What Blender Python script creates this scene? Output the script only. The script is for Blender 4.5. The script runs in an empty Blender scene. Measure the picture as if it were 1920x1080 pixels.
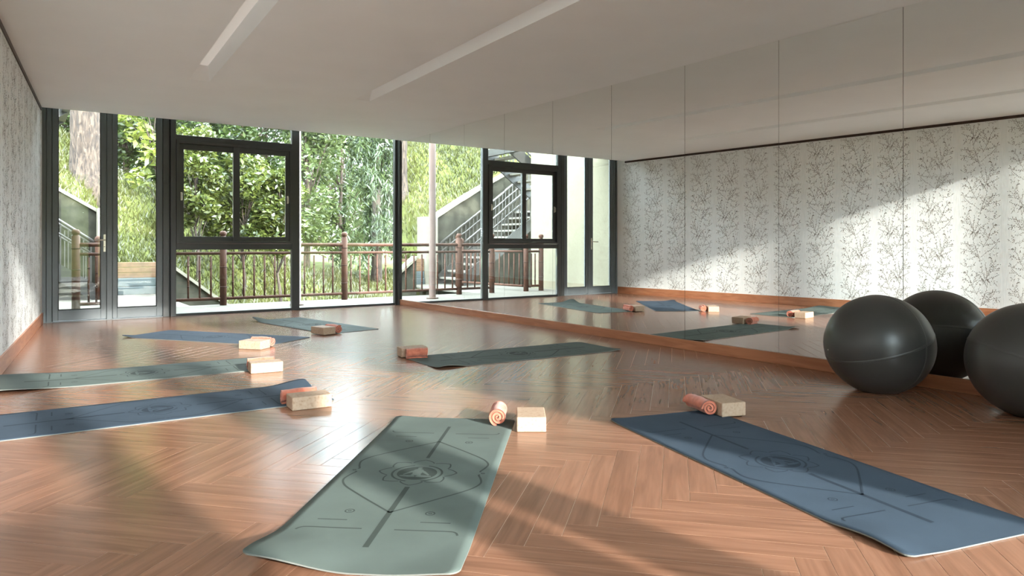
import bpy, bmesh, math, random
import numpy as np
from mathutils import Vector, Matrix

S = bpy.context.scene
COL = S.collection
PI = math.pi
random.seed(7)
rng = np.random.default_rng(11)

# ------------------------------------------------------------------ camera
CAM_H = 0.95
YAW = math.atan(930 / 1333.333)
cd = bpy.data.cameras.new('camera')
cd.sensor_width = 36.0
cd.lens = 25.0
cd.shift_y = -(540 - 459.5) / 1920.0
cd.clip_start = 0.05
cd.clip_end = 400
cam = bpy.data.objects.new('camera', cd)
cam.location = (0, 0, CAM_H)
cam.rotation_euler = (PI / 2, 0, -YAW)
COL.objects.link(cam)
S.camera = cam

# ------------------------------------------------------------------ world, sun, exposure
SKY_STRENGTH = 12.0
SUN_STRENGTH = 4.9
SUN_ELEV = math.radians(16.0)
SUN_HEAD = math.radians(97.0)          # direction the light travels, from +X
w = bpy.data.worlds.new('world')
S.world = w
w.use_nodes = True
bg = w.node_tree.nodes['Background']
bg.inputs[0].default_value = (0.77, 0.895, 1.0, 1)
bg.inputs[1].default_value = SKY_STRENGTH

sl = bpy.data.lights.new('sun', 'SUN')
sl.energy = SUN_STRENGTH
sl.angle = math.radians(1.7)
sl.color = (1.0, 0.97, 0.93)
so = bpy.data.objects.new('sun', sl)
d = Vector((math.cos(SUN_HEAD) * math.cos(SUN_ELEV), math.sin(SUN_HEAD) * math.cos(SUN_ELEV), -math.sin(SUN_ELEV)))
so.rotation_euler = d.to_track_quat('-Z', 'Y').to_euler()
so.location = (4, -12, 4)
COL.objects.link(so)

# sampling portals in the two glazed walls (they emit nothing; they only guide the sky sampling)
for nm, loc, rx, sx, sy in (('far_window_portal', (2.61, 10.47, 1.46), -PI / 2, 4.75, 2.92), ('rear_window_portal', (1.16, -0.60, 2.45), PI / 2, 3.70, 4.90)):
    pl_ = bpy.data.lights.new(nm, 'AREA')
    pl_.shape = 'RECTANGLE'; pl_.size = sx; pl_.size_y = sy
    pl_.cycles.is_portal = True
    po_ = bpy.data.objects.new(nm, pl_)
    po_.location = loc; po_.rotation_euler = (rx, 0, 0)
    COL.objects.link(po_)

vs = S.view_settings
vs.view_transform = 'Standard'
vs.look = 'None'
vs.gamma = 1.0
vs.use_curve_mapping = False
vs.exposure = 1.62
S.display_settings.display_device = 'sRGB'
try:
    S.cycles.use_denoising = True
    S.cycles.max_bounces = 10
    S.cycles.diffuse_bounces = 6
    S.cycles.glossy_bounces = 5
    S.cycles.transmission_bounces = 6
    S.cycles.transparent_max_bounces = 16
    S.cycles.sample_clamp_indirect = 4.0
    S.cycles.sample_clamp_direct = 3.0
    S.cycles.caustics_refractive = False
except Exception:
    pass

# ------------------------------------------------------------------ material helpers
def srgb(r, g, b):
    f = lambda c: (c / 255 / 12.92) if c / 255 <= 0.04045 else ((c / 255 + 0.055) / 1.055) ** 2.4
    return (f(r), f(g), f(b), 1)

class NM:
    def __init__(s, name):
        s.m = bpy.data.materials.new(name)
        s.m.use_nodes = True
        s.t = s.m.node_tree
        s.b = s.t.nodes['Principled BSDF']
        s.out = s.t.nodes['Material Output']
    def n(s, typ, **kw):
        nd = s.t.nodes.new(typ)
        for k, v in kw.items():
            if k.startswith('i_'):
                key = k[2:]
                key = int(key) if key.isdigit() else key.replace('_', ' ')
                nd.inputs[key].default_value = v
            else:
                setattr(nd, k, v)
        return nd
    def l(s, a, b):
        s.t.links.new(a, b)
    def ramp(s, fac, stops):
        r = s.n('ShaderNodeValToRGB')
        el = r.color_ramp.elements
        while len(el) < len(stops):
            el.new(0.5)
        for e, (p, c) in zip(el, stops):
            e.position = p
            e.color = c
        s.l(fac, r.inputs[0])
        return r.outputs[0]
    def math(s, op, a, b=None, c=None):
        nd = s.n('ShaderNodeMath', operation=op)
        for i, v in enumerate((a, b, c)):
            if v is None:
                continue
            if isinstance(v, (int, float)):
                nd.inputs[i].default_value = v
            else:
                s.l(v, nd.inputs[i])
        return nd.outputs[0]
    def bump(s, h, strength=0.2, dist=0.01):
        b = s.n('ShaderNodeBump', i_Strength=strength, i_Distance=dist)
        s.l(h, b.inputs['Height'])
        s.l(b.outputs[0], s.b.inputs['Normal'])

def simple(name, col, rough=0.5, metal=0.0, noise=0.0, nscale=20.0, spec=0.5, bump=0.0, bscale=200.0):
    k = NM(name)
    k.b.inputs['Roughness'].default_value = rough
    k.b.inputs['Metallic'].default_value = metal
    k.b.inputs['Specular IOR Level'].default_value = spec
    tc = k.n('ShaderNodeTexCoord')
    if noise > 0:
        nz = k.n('ShaderNodeTexNoise', i_Scale=nscale, i_Detail=5.0)
        k.l(tc.outputs['Object'], nz.inputs['Vector'])
        lo = tuple(c * (1 - noise) for c in col[:3]) + (1,)
        hi = tuple(min(1, c * (1 + noise)) for c in col[:3]) + (1,)
        k.l(k.ramp(nz.outputs[0], [(0.3, lo), (0.7, hi)]), k.b.inputs['Base Color'])
    else:
        k.b.inputs['Base Color'].default_value = col
    if bump > 0:
        nz2 = k.n('ShaderNodeTexNoise', i_Scale=bscale, i_Detail=3.0)
        k.l(tc.outputs['Object'], nz2.inputs['Vector'])
        k.bump(nz2.outputs[0], bump, 0.004)
    return k.m

M = {}
M['ceiling'] = simple('ceiling_paint', (0.88, 0.90, 0.905, 1), 0.75, noise=0.015, nscale=2, spec=0.2)
M['wall_white'] = simple('white_plaster', (0.74, 0.73, 0.70, 1), 0.8, noise=0.03, nscale=3, spec=0.2)
M['frame'] = simple('dark_grey_aluminium', (0.040, 0.041, 0.041, 1), 0.42, noise=0.06, nscale=8)
M['door_frame'] = simple('slate_grey_door_aluminium', (0.085, 0.097, 0.105, 1), 0.40, noise=0.06, nscale=8)
M['gasket'] = simple('black_rubber_gasket', (0.008, 0.008, 0.008, 1), 0.6)
M['steel'] = simple('brushed_steel', (0.62, 0.56, 0.50, 1), 0.32, metal=0.9, noise=0.05, nscale=30)
M['trim_dark'] = simple('dark_walnut_trim', (0.040, 0.017, 0.010, 1), 0.45, noise=0.3, nscale=12)
M['joint'] = simple('pale_floor_joint', (0.52, 0.34, 0.23, 1), 0.3, spec=0.42)
M['edge_dark'] = simple('mirror_backing', (0.05, 0.045, 0.04, 1), 0.5)
M['ball'] = simple('charcoal_vinyl', (0.040, 0.039, 0.038, 1), 0.36, noise=0.08, nscale=3, bump=0.04, bscale=90)
M['ball_seam'] = simple('charcoal_vinyl_seam', (0.050, 0.049, 0.047, 1), 0.40)
M['plug'] = simple('white_plug', (0.85, 0.85, 0.83, 1), 0.4)
M['print_green'] = simple('mat_ink_green', (0.056, 0.068, 0.062, 1), 0.85, spec=0.1)
M['print_blue'] = simple('mat_ink_blue', (0.031, 0.043, 0.061, 1), 0.85, spec=0.1)
M['leaf_print'] = simple('wallpaper_leaf_ink', (0.31, 0.28, 0.25, 1), 0.8, noise=0.2, nscale=5, spec=0.1)
M['cream'] = simple('cream_render', (0.145, 0.132, 0.093, 1), 0.85, noise=0.05, nscale=2, spec=0.1)
M['coping'] = simple('pale_coping', (0.1500, 0.1350, 0.1050, 1), 0.8, noise=0.08, nscale=4, spec=0.1)
M['stone'] = simple('dark_mossy_stone', (0.0300, 0.0282, 0.0204, 1), 0.9, noise=0.45, nscale=4, bump=0.5, bscale=14, spec=0.1)
M['stair_steel'] = simple('dark_painted_stair_steel', (0.0210, 0.0192, 0.0168, 1), 0.45, noise=0.15, nscale=6)
M['rail_steel'] = simple('grey_painted_handrail', (0.0510, 0.0456, 0.0408, 1), 0.35, noise=0.1, nscale=6)
M['tread'] = simple('pale_stair_tread', (0.1430, 0.1320, 0.1100, 1), 0.75, noise=0.1, nscale=5)
M['bamboo'] = simple('brown_bamboo', (0.050, 0.020, 0.011, 1), 0.7, noise=0.25, nscale=9, spec=0.2)
M['bamboo_node'] = simple('dark_bamboo_node', (0.028, 0.011, 0.007, 1), 0.7, spec=0.2)
M['pole'] = simple('brown_painted_pole', (0.055, 0.030, 0.021, 1), 0.5, noise=0.1, nscale=4, spec=0.25)
M['deck'] = simple('weathered_deck_board', (0.092, 0.083, 0.069, 1), 0.85, noise=0.16, nscale=6, spec=0.15)
M['sill'] = simple('pale_stone_sill', (0.12, 0.135, 0.13, 1), 0.5, noise=0.1, nscale=5, spec=0.2)
M['timber'] = simple('brown_timber', (0.0975, 0.0510, 0.0240, 1), 0.75, noise=0.3, nscale=7)
M['plinth'] = simple('blue_grey_plinth', (0.055, 0.068, 0.068, 1), 0.6, noise=0.15, nscale=4)
M['soil'] = simple('soil', (0.16, 0.13, 0.07, 1), 0.95, noise=0.3, nscale=1.5, spec=0.05)
M['roof'] = simple('roof_concrete', (0.5, 0.49, 0.46, 1), 0.9)

def glass_mat():
    k = NM('clear_window_glass')
    t = k.n('ShaderNodeBsdfTransparent')
    t.inputs[0].default_value = (0.95, 0.97, 0.955, 1)
    g = k.n('ShaderNodeBsdfGlossy', i_Roughness=0.0)
    g.inputs[0].default_value = (1, 1, 1, 1)
    fr = k.n('ShaderNodeFresnel', i_IOR=1.38)
    mx = k.n('ShaderNodeMixShader')
    k.l(fr.outputs[0], mx.inputs[0])
    k.l(t.outputs[0], mx.inputs[1])
    k.l(g.outputs[0], mx.inputs[2])
    k.l(mx.outputs[0], k.out.inputs[0])
    k.t.nodes.remove(k.b)
    return k.m
M['glass'] = glass_mat()

def mirror_mat():
    k = NM('silvered_mirror')
    k.b.inputs['Base Color'].default_value = (0.90, 0.91, 0.89, 1)
    k.b.inputs['Metallic'].default_value = 1.0
    k.b.inputs['Roughness'].default_value = 0.0
    return k.m
M['mirror'] = mirror_mat()

def wood_mat(name, dark, mid, light, rough, length_scale=1.3, bump=0.06):
    """planks: UV in metres (u along the grain) + a random number per plank"""
    k = NM(name)
    uv = k.n('ShaderNodeUVMap')
    uv.uv_map = 'uv'
    oi = k.n('ShaderNodeObjectInfo')
    at = k.n('ShaderNodeAttribute', attribute_name='rnd')
    r = k.math('ADD', oi.outputs['Random'], at.outputs['Fac'])
    r100 = k.math('MULTIPLY', r, 91.7)
    cb = k.n('ShaderNodeCombineXYZ')
    k.l(r100, cb.inputs[0]); k.l(r100, cb.inputs[1]); k.l(r100, cb.inputs[2])
    add = k.n('ShaderNodeVectorMath', operation='ADD')
    k.l(uv.outputs[0], add.inputs[0]); k.l(cb.outputs[0], add.inputs[1])
    def noise(sx, sy, scale, detail, rgh=0.55, dist=0.0):
        mp = k.n('ShaderNodeMapping')
        mp.inputs['Scale'].default_value = (sx, sy, 1)
        k.l(add.outputs[0], mp.inputs[0])
        nz = k.n('ShaderNodeTexNoise', i_Scale=scale, i_Detail=detail, i_Roughness=rgh, i_Distortion=dist)
        k.l(mp.outputs[0], nz.inputs['Vector'])
        return nz.outputs[0]
    g1 = noise(length_scale, 16, 1.6, 3, 0.55, 0.6)
    g2 = noise(2.5, 45, 1.7, 1)
    kn = noise(2.2, 9, 1.5, 2, 0.5, 1.2)
    c1 = k.ramp(g1, [(0.22, dark), (0.5, mid), (0.82, light)])
    fine = k.ramp(g2, [(0.3, (0.92, 0.91, 0.905, 1)), (0.7, (1.05, 1.05, 1.05, 1))])
    knots = k.ramp(kn, [(0.16, (0.80, 0.75, 0.72, 1)), (0.27, (1, 1, 1, 1))])
    m1 = k.n('ShaderNodeMix', data_type='RGBA', blend_type='MULTIPLY'); m1.inputs[0].default_value = 1
    k.l(c1, m1.inputs[6]); k.l(fine, m1.inputs[7])
    m2 = k.n('ShaderNodeMix', data_type='RGBA', blend_type='MULTIPLY'); m2.inputs[0].default_value = 1
    k.l(m1.outputs[2], m2.inputs[6]); k.l(knots, m2.inputs[7])
    wn = k.n('ShaderNodeTexWhiteNoise', noise_dimensions='1D')
    k.l(r100, wn.inputs['W'])
    hv = k.n('ShaderNodeHueSaturation')
    k.l(k.math('MULTIPLY_ADD', wn.outputs[0], 0.12, 0.94), hv.inputs['Value'])
    k.l(m2.outputs[2], hv.inputs['Color'])
    k.l(hv.outputs[0], k.b.inputs['Base Color'])
    k.b.inputs['Roughness'].default_value = rough
    k.b.inputs['Specular IOR Level'].default_value = 0.42
    return k.m
M['floor_wood'] = wood_mat('oak_herringbone_plank', (0.185, 0.084, 0.049, 1), (0.258, 0.122, 0.074, 1), (0.325, 0.163, 0.103, 1), 0.23)

def objwood(name, dark, light, rough, axis=1):
    k = NM(name)
    tc = k.n('ShaderNodeTexCoord')
    mp = k.n('ShaderNodeMapping')
    sc = [14, 14, 14]; sc[axis] = 1.2
    mp.inputs['Scale'].default_value = sc
    k.l(tc.outputs['Object'], mp.inputs[0])
    nz = k.n('ShaderNodeTexNoise', i_Scale=2.0, i_Detail=6.0, i_Distortion=0.7)
    k.l(mp.outputs[0], nz.inputs['Vector'])
    k.l(k.ramp(nz.outputs[0], [(0.3, dark), (0.7, light)]), k.b.inputs['Base Color'])
    k.b.inputs['Roughness'].default_value = rough
    return k.m
M['baseboard'] = objwood('oak_baseboard', (0.32, 0.115, 0.050, 1), (0.46, 0.19, 0.092, 1), 0.4)

def wallpaper():
    k = NM('white_wallpaper')
    tc = k.n('ShaderNodeTexCoord')
    nz = k.n('ShaderNodeTexNoise', i_Scale=60.0, i_Detail=4.0)
    mp = k.n('ShaderNodeMapping'); mp.inputs['Scale'].default_value = (1, 1, 0.12)
    k.l(tc.outputs['Object'], mp.inputs[0]); k.l(mp.outputs[0], nz.inputs['Vector'])
    k.l(k.ramp(nz.outputs[0], [(0.3, (0.79, 0.795, 0.785, 1)), (0.7, (0.86, 0.86, 0.85, 1))]), k.b.inputs['Base Color'])
    k.b.inputs['Roughness'].default_value = 0.7
    k.b.inputs['Specular IOR Level'].default_value = 0.25
    k.bump(nz.outputs[0], 0.25, 0.003)
    return k.m
M['wallpaper'] = wallpaper()

def mat_mat(name, col):
    k = NM(name)
    tc = k.n('ShaderNodeTexCoord')
    nz = k.n('ShaderNodeTexNoise', i_Scale=3.0, i_Detail=6.0)
    k.l(tc.outputs['Object'], nz.inputs['Vector'])
    lo = tuple(c * 0.92 for c in col[:3]) + (1,); hi = tuple(c * 1.08 for c in col[:3]) + (1,)
    k.l(k.ramp(nz.outputs[0], [(0.35, lo), (0.65, hi)]), k.b.inputs['Base Color'])
    wv = k.n('ShaderNodeTexWave', i_Scale=95.0, i_Distortion=1.5)
    wv.inputs['Detail Scale'].default_value = 40.0
    k.l(tc.outputs['Object'], wv.inputs['Vector'])
    k.b.inputs['Roughness'].default_value = 0.85
    k.b.inputs['Specular IOR Level'].default_value = 0.12
    k.bump(wv.outputs[0], 0.12, 0.001)
    return k.m
M['mat_green'] = mat_mat('sage_green_rubber', (0.116, 0.141, 0.130, 1))
M['mat_blue'] = mat_mat('slate_blue_rubber', (0.052, 0.072, 0.100, 1))
M['mat_edge'] = simple('mat_cut_edge', (0.17, 0.17, 0.155, 1), 0.7)

def towel_mat():
    k = NM('coral_terry')
    tc = k.n('ShaderNodeTexCoord')
    nz = k.n('ShaderNodeTexNoise', i_Scale=38.0, i_Detail=5.0)
    k.l(tc.outputs['Object'], nz.inputs['Vector'])
    k.l(k.ramp(nz.outputs[0], [(0.3, (0.47, 0.125, 0.075, 1)), (0.7, (0.64, 0.21, 0.135, 1))]), k.b.inputs['Base Color'])
    k.b.inputs['Roughness'].default_value = 0.95
    k.b.inputs['Sheen Weight'].default_value = 0.35
    k.b.inputs['Specular IOR Level'].default_value = 0.1
    vz = k.n('ShaderNodeTexVoronoi', i_Scale=330.0)
    k.l(tc.outputs['Object'], vz.inputs['Vector'])
    k.bump(vz.outputs[0], 0.5, 0.003)
    return k.m
M['towel'] = towel_mat()

def cork_mat():
    k = NM('pale_cork')
    tc = k.n('ShaderNodeTexCoord')
    vz = k.n('ShaderNodeTexVoronoi', i_Scale=170.0)
    k.l(tc.outputs['Object'], vz.inputs['Vector'])
    nz = k.n('ShaderNodeTexNoise', i_Scale=70.0, i_Detail=4.0)
    k.l(tc.outputs['Object'], nz.inputs['Vector'])
    c = k.ramp(nz.outputs[0], [(0.28, (0.34, 0.22, 0.145, 1)), (0.42, (0.45, 0.315, 0.225, 1)), (0.75, (0.50, 0.37, 0.275, 1))])
    k.l(c, k.b.inputs['Base Color'])
    k.b.inputs['Roughness'].default_value = 0.75
    k.b.inputs['Specular IOR Level'].default_value = 0.25
    k.bump(vz.outputs[0], 0.12, 0.001)
    return k.m
M['cork'] = cork_mat()

def leaf_mat(name, a, b, trans=0.35):
    k = NM(name)
    ge = k.n('ShaderNodeAttribute', attribute_name='rnd')
    c = k.ramp(ge.outputs['Fac'], [(0.0, a), (1.0, b)])
    df = k.n('ShaderNodeBsdfDiffuse'); tr = k.n('ShaderNodeBsdfTranslucent')
    gl = k.n('ShaderNodeBsdfGlossy', i_Roughness=0.4); gl.inputs[0].default_value = (1, 1, 1, 1)
    k.l(c, df.inputs[0]); k.l(c, tr.inputs[0])
    mx = k.n('ShaderNodeMixShader'); mx.inputs[0].default_value = trans
    k.l(df.outputs[0], mx.inputs[1]); k.l(tr.outputs[0], mx.inputs[2])
    m2 = k.n('ShaderNodeMixShader'); m2.inputs[0].default_value = 0.035
    k.l(mx.outputs[0], m2.inputs[1]); k.l(gl.outputs[0], m2.inputs[2])
    k.l(m2.outputs[0], k.out.inputs[0])
    k.t.nodes.remove(k.b)
    return k.m
M['leaf_shrub'] = leaf_mat('shrub_leaf', (0.0211, 0.0350, 0.0058, 1), (0.0972, 0.1102, 0.0192, 1))
M['leaf_tree'] = leaf_mat('tree_leaf', (0.0150, 0.0290, 0.0067, 1), (0.0639, 0.0910, 0.0197, 1))
M['leaf_pale'] = leaf_mat('pale_tree_leaf', (0.0340, 0.0528, 0.0156, 1), (0.1020, 0.1253, 0.0416, 1))
M['leaf_lime'] = leaf_mat('lime_leaf', (0.1061, 0.1346, 0.0202, 1), (0.1958, 0.2137, 0.0437, 1), 0.45)
M['needle'] = leaf_mat('conifer_needle', (0.0163, 0.0297, 0.0114, 1), (0.0653, 0.0871, 0.0312, 1), 0.2)
M['grass_blade'] = leaf_mat('grass_blade', (0.0275, 0.0318, 0.0063, 1), (0.0842, 0.0817, 0.0210, 1), 0.3)
M['bank'] = simple('grassy_bank_soil', (0.0680, 0.0736, 0.0224, 1), 0.95, noise=0.35, nscale=1.8, spec=0.05, bump=0.5, bscale=10)

def bark_mat():
    k = NM('furrowed_bark')
    tc = k.n('ShaderNodeTexCoord')
    mp = k.n('ShaderNodeMapping'); mp.inputs['Scale'].default_value = (9, 9, 2.2)
    k.l(tc.outputs['Object'], mp.inputs[0])
    nz = k.n('ShaderNodeTexNoise', i_Scale=2.2, i_Detail=7.0, i_Distortion=0.9)
    k.l(mp.outputs[0], nz.inputs['Vector'])
    k.l(k.ramp(nz.outputs[0], [(0.36, (0.02, 0.013, 0.01, 1)), (0.5, (0.044, 0.029, 0.020, 1)), (0.7, (0.085, 0.060, 0.043, 1))]), k.b.inputs['Base Color'])
    k.b.inputs['Roughness'].default_value = 0.95
    k.bump(nz.outputs[0], 0.9, 0.06)
    return k.m
M['bark'] = bark_mat()

def trough_glow_mat():
    k = NM('diffuser_added_glow')
    k.b.inputs['Base Color'].default_value = (0.85, 0.85, 0.83, 1)
    k.b.inputs['Emission Color'].default_value = (1.0, 0.96, 0.90, 1)
    k.b.inputs['Emission Strength'].default_value = 0.07  # faint glow added so the trough top reads brighter than the ceiling
    return k.m
M['trough_glow'] = trough_glow_mat()

# ------------------------------------------------------------------ mesh helpers
class MB:
    """collects geometry; build() links it as ONE mesh object"""
    def __init__(s):
        s.v = []; s.f = []; s.mi = []
    def add(s, vs_, fs, mi=0):
        o = len(s.v)
        s.v += [tuple(p) for p in vs_]
        s.f += [tuple(i + o for i in f) for f in fs]
        s.mi += [mi] * len(fs)
        return s
    def box(s, x0, y0, z0, x1, y1, z1, mi=0):
        v = [(x0, y0, z0), (x1, y0, z0), (x1, y1, z0), (x0, y1, z0), (x0, y0, z1), (x1, y0, z1), (x1, y1, z1), (x0, y1, z1)]
        f = [(0, 3, 2, 1), (4, 5, 6, 7), (0, 1, 5, 4), (1, 2, 6, 5), (2, 3, 7, 6), (3, 0, 4, 7)]
        return s.add(v, f, mi)
    def beam(s, a, b, wd, ht, mi=0):
        """rectangular bar between two points, wd across, ht in height"""
        a = Vector(a); b = Vector(b); t = (b - a).normalized()
        side = t.cross(Vector((0, 0, 1)))
        side = Vector((1, 0, 0)) if side.length < 1e-4 else side.normalized()
        up = side.cross(t).normalized()
        v = []
        for p in (a, b):
            for sx, sy in ((-1, -1), (1, -1), (1, 1), (-1, 1)):
                v.append(p + side * sx * wd / 2 + up * sy * ht / 2)
        return s.add(v, [(0, 1, 2, 3), (7, 6, 5, 4), (0, 4, 5, 1), (1, 5, 6, 2), (2, 6, 7, 3), (3, 7, 4, 0)], mi)
    def tube(s, pts, rad, n=10, mi=0, cap=True):
        pts = [Vector(p) for p in pts]
        rad = rad if isinstance(rad, (list, tuple)) else [rad] * len(pts)
        v = []; f = []
        ref = None
        for i, p in enumerate(pts):
            t = (pts[min(i + 1, len(pts) - 1)] - pts[max(i - 1, 0)]).normalized()
            if ref is None:
                ref = Vector((1, 0, 0)) if abs(t.x) < 0.9 else Vector((0, 1, 0))
            sd = (ref - t * ref.dot(t)).normalized(); up = t.cross(sd)
            ref = sd
            for k in range(n):
                a = 2 * PI * k / n
                v.append(p + (sd * math.cos(a) + up * math.sin(a)) * rad[i])
        for i in range(len(pts) - 1):
            for k in range(n):
                f.append((i * n + k, i * n + (k + 1) % n, (i + 1) * n + (k + 1) % n, (i + 1) * n + k))
        if cap:
            f.append(tuple(reversed(range(n)))); f.append(tuple((len(pts) - 1) * n + k for k in range(n)))
        return s.add(v, f, mi)
    def lathe(s, prof, n=16, c=(0, 0, 0), mi=0):
        v = []; f = []
        for r, z in prof:
            for k in range(n):
                a = 2 * PI * k / n
                v.append((c[0] + r * math.cos(a), c[1] + r * math.sin(a), c[2] + z))
        for i in range(len(prof) - 1):
            for k in range(n):
                f.append((i * n + k, i * n + (k + 1) % n, (i + 1) * n + (k + 1) % n, (i + 1) * n + k))
        f.append(tuple(reversed(range(n)))); f.append(tuple((len(prof) - 1) * n + k for k in range(n)))
        return s.add(v, f, mi)
    def mesh(s, name, mats, smooth=False):
        me = bpy.data.meshes.new(name)
        me.from_pydata(s.v, [], s.f)
        for m in (mats if isinstance(mats, (list, tuple)) else [mats]):
            me.materials.append(m)
        if any(s.mi):
            me.polygons.foreach_set('material_index', s.mi)
        if smooth:
            me.polygons.foreach_set('use_smooth', [True] * len(me.polygons))
        me.update()
        return me
    def build(s, name, mats, parent=None, smooth=False, bevel=0.0, seg=2):
        o = bpy.data.objects.new(name, s.mesh(name, mats, smooth))
        COL.objects.link(o)
        if parent is not None:
            o.parent = parent
        if bevel > 0:
            b = o.modifiers.new('soft_edge', 'BEVEL'); b.width = bevel; b.segments = seg; b.limit_method = 'ANGLE'
        return o

def tag(o, label=None, cat=None, group=None, kind=None):
    if label: o['label'] = label
    if cat: o['category'] = cat
    if group: o['group'] = group
    if kind: o['kind'] = kind
    return o
def empty(name, loc=(0, 0, 0), rz=0.0):
    o = bpy.data.objects.new(name, None)
    o.empty_display_size = 0.1
    o.location = loc; o.rotation_euler = (0, 0, rz)
    COL.objects.link(o)
    return o
def struct(o, label=None):
    o['kind'] = 'structure'
    if label: o['label'] = label
    return o
def copy_of(o, parent=None, loc=None, rot=None):
    c = o.copy(); COL.objects.link(c); c.parent = parent
    if loc is not None: c.location = loc
    if rot is not None: c.rotation_euler = rot
    return c

# ------------------------------------------------------------------ room dimensions
XM = 5.0          # mirror face
YF = 10.34        # room face of the glazed far wall
YR = -0.45        # rear glazed wall behind the camera
ZC = 2.588        # ceiling
ZT = 2.92         # top of the glazing, above the ceiling edge
YB = 1.60          # low ceiling stops here; added taller bay behind the camera admits sun
ZB = 4.9
YCE = 10.13       # far edge of the ceiling (curtain pocket behind it)
def xl(y):        # left wall face
    return 0.255 - 0.0911 * (10.3 - y)
LW_U = Vector((0.0911, 1.0, 0)).normalized()

# ---- floor: base + herringbone planks
PW, PL = 0.104, 0.817
AU = math.radians(42.3)
fu = np.array([math.cos(AU), math.sin(AU)]); fv = np.array([math.sin(AU), -math.cos(AU)])
FO = np.array([1.833, 1.869])
room_poly = [(xl(YR) + 0.004, YR), (4.985, YR), (4.985, YF + 0.03), (xl(YF + 0.03) + 0.004, YF + 0.03)]
floor_o = struct(MB().add([(xl(YR) - .1, YR, -0.0009), (XM + .1, YR, -0.0009), (XM + .1, YF + .2, -0.0009), (xl(YF) - .1, YF + .2, -0.0009),
                           (xl(YR) - .1, YR, -0.2), (XM + .1, YR, -0.2), (XM + .1, YF + .2, -0.2), (xl(YF) - .1, YF + .2, -0.2)],
                          [(0, 1, 2, 3), (7, 6, 5, 4), (0, 4, 5, 1), (1, 5, 6, 2), (2, 6, 7, 3), (3, 7, 4, 0)]).build('floor', M['joint']))
floor_o['label'] = 'warm brown herringbone plank floor of the studio'

def clip(poly, a, b):
    out = []
    n = len(poly)
    side = lambda p: (b[0] - a[0]) * (p[1] - a[1]) - (b[1] - a[1]) * (p[0] - a[0])
    for i in range(n):
        p, q = poly[i], poly[(i + 1) % n]
        sp, sq = side(p), side(q)
        if sp >= 0: out.append(p)
        if (sp >= 0) != (sq >= 0):
            t = sp / (sp - sq)
            out.append((p[0] + t * (q[0] - p[0]), p[1] + t * (q[1] - p[1])))
    return out
def cam_px(p):
    c_, s_ = math.cos(YAW), math.sin(YAW)
    dd = p[0] * s_ + p[1] * c_; rr = p[0] * c_ - p[1] * s_
    if dd < 0.25: return None
    return 960 + 1333.33 * rr / dd, 459.5 + 1333.33 * (CAM_H) / dd
G_ = 0.0008
planks = []
for m_ in range(-16, 17):
    for k_ in range(-130, 131):
        for hor in (True, False):
            if hor: u0, v0, du, dv = k_ * PW + m_ * PL, k_ * PW - m_ * PL, PL, PW
            else:   u0, v0, du, dv = k_ * PW + PL + m_ * PL, (k_ + 1) * PW - PL - m_ * PL, PW, PL
            cpt = FO + (u0 + du / 2) * fu + (v0 + dv / 2) * fv
            if not (-1.6 < cpt[0] < 5.6 and -1.0 < cpt[1] < 11.0): continue
            cs = [(u0 + G_, v0 + G_), (u0 + G_, v0 + dv - G_), (u0 + du - G_, v0 + dv - G_), (u0 + du - G_, v0 + G_)]
            poly = [tuple(FO + a * fu + b * fv) for a, b in cs]
            area = sum(poly[i][0] * poly[(i + 1) % 4][1] - poly[(i + 1) % 4][0] * poly[i][1] for i in range(4))
            if area < 0: poly = poly[::-1]
            pc = poly
            for i in range(4): 
                if pc: pc = clip(pc, room_poly[i], room_poly[(i + 1) % 4])
            if len(pc) < 3: continue
            whole = len(pc) == 4 and all(abs(a[0] - b[0]) + abs(a[1] - b[1]) < 1e-9 for a, b in zip(pc, poly))
            px = [cam_px(p) for p in pc]
            sz = 0
            if all(px):
                inside = any(-60 < p[0] < 1980 and p[1] < 1140 for p in px)
                if inside: sz = abs(sum(px[i][0] * px[(i + 1) % len(px)][1] - px[(i + 1) % len(px)][0] * px[i][1] for i in range(len(px)))) / 2
            planks.append((sz if whole else 0, pc, hor, cpt))
planks.sort(key=lambda t: -t[0])
def plank_mesh():
    b = bmesh.new()
    l2, w2, e = PL / 2 - G_, PW / 2 - G_, 0.0008
    lo = [b.verts.new((x, y, -0.0008)) for x, y in ((-l2, -w2), (l2, -w2), (l2, w2), (-l2, w2))]
    md = [b.verts.new((x, y, -0.0003)) for x, y in ((-l2, -w2), (l2, -w2), (l2, w2), (-l2, w2))]
    hi = [b.verts.new((x, y, 0)) for x, y in ((-l2 + e, -w2 + e), (l2 - e, -w2 + e), (l2 - e, w2 - e), (-l2 + e, w2 - e))]
    b.faces.new(hi)
    for i in range(4):
        j = (i + 1) % 4
        b.faces.new((lo[i], lo[j], md[j], md[i])); b.faces.new((md[i], md[j], hi[j], hi[i]))
    uvl = b.loops.layers.uv.new('uv')
    for f in b.faces:
        for lp in f.loops: lp[uvl].uv = (lp.vert.co.x, lp.vert.co.y)
    me = bpy.data.meshes.new('plank'); b.to_mesh(me); b.free()
    me.materials.append(M['floor_wood'])
    return me
PM = plank_mesh()
NPL = 300
for sz, pc, hor, cpt in planks[:NPL]:
    o = bpy.data.objects.new('plank', PM)
    o.location = (cpt[0], cpt[1], 0)
    o.rotation_euler = (0, 0, AU if hor else AU - PI / 2)
    o.parent = floor_o
    COL.objects.link(o)
b = bmesh.new()
uvl = b.loops.layers.uv.new('uv'); rl = b.faces.layers.float.new('rnd')
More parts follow.
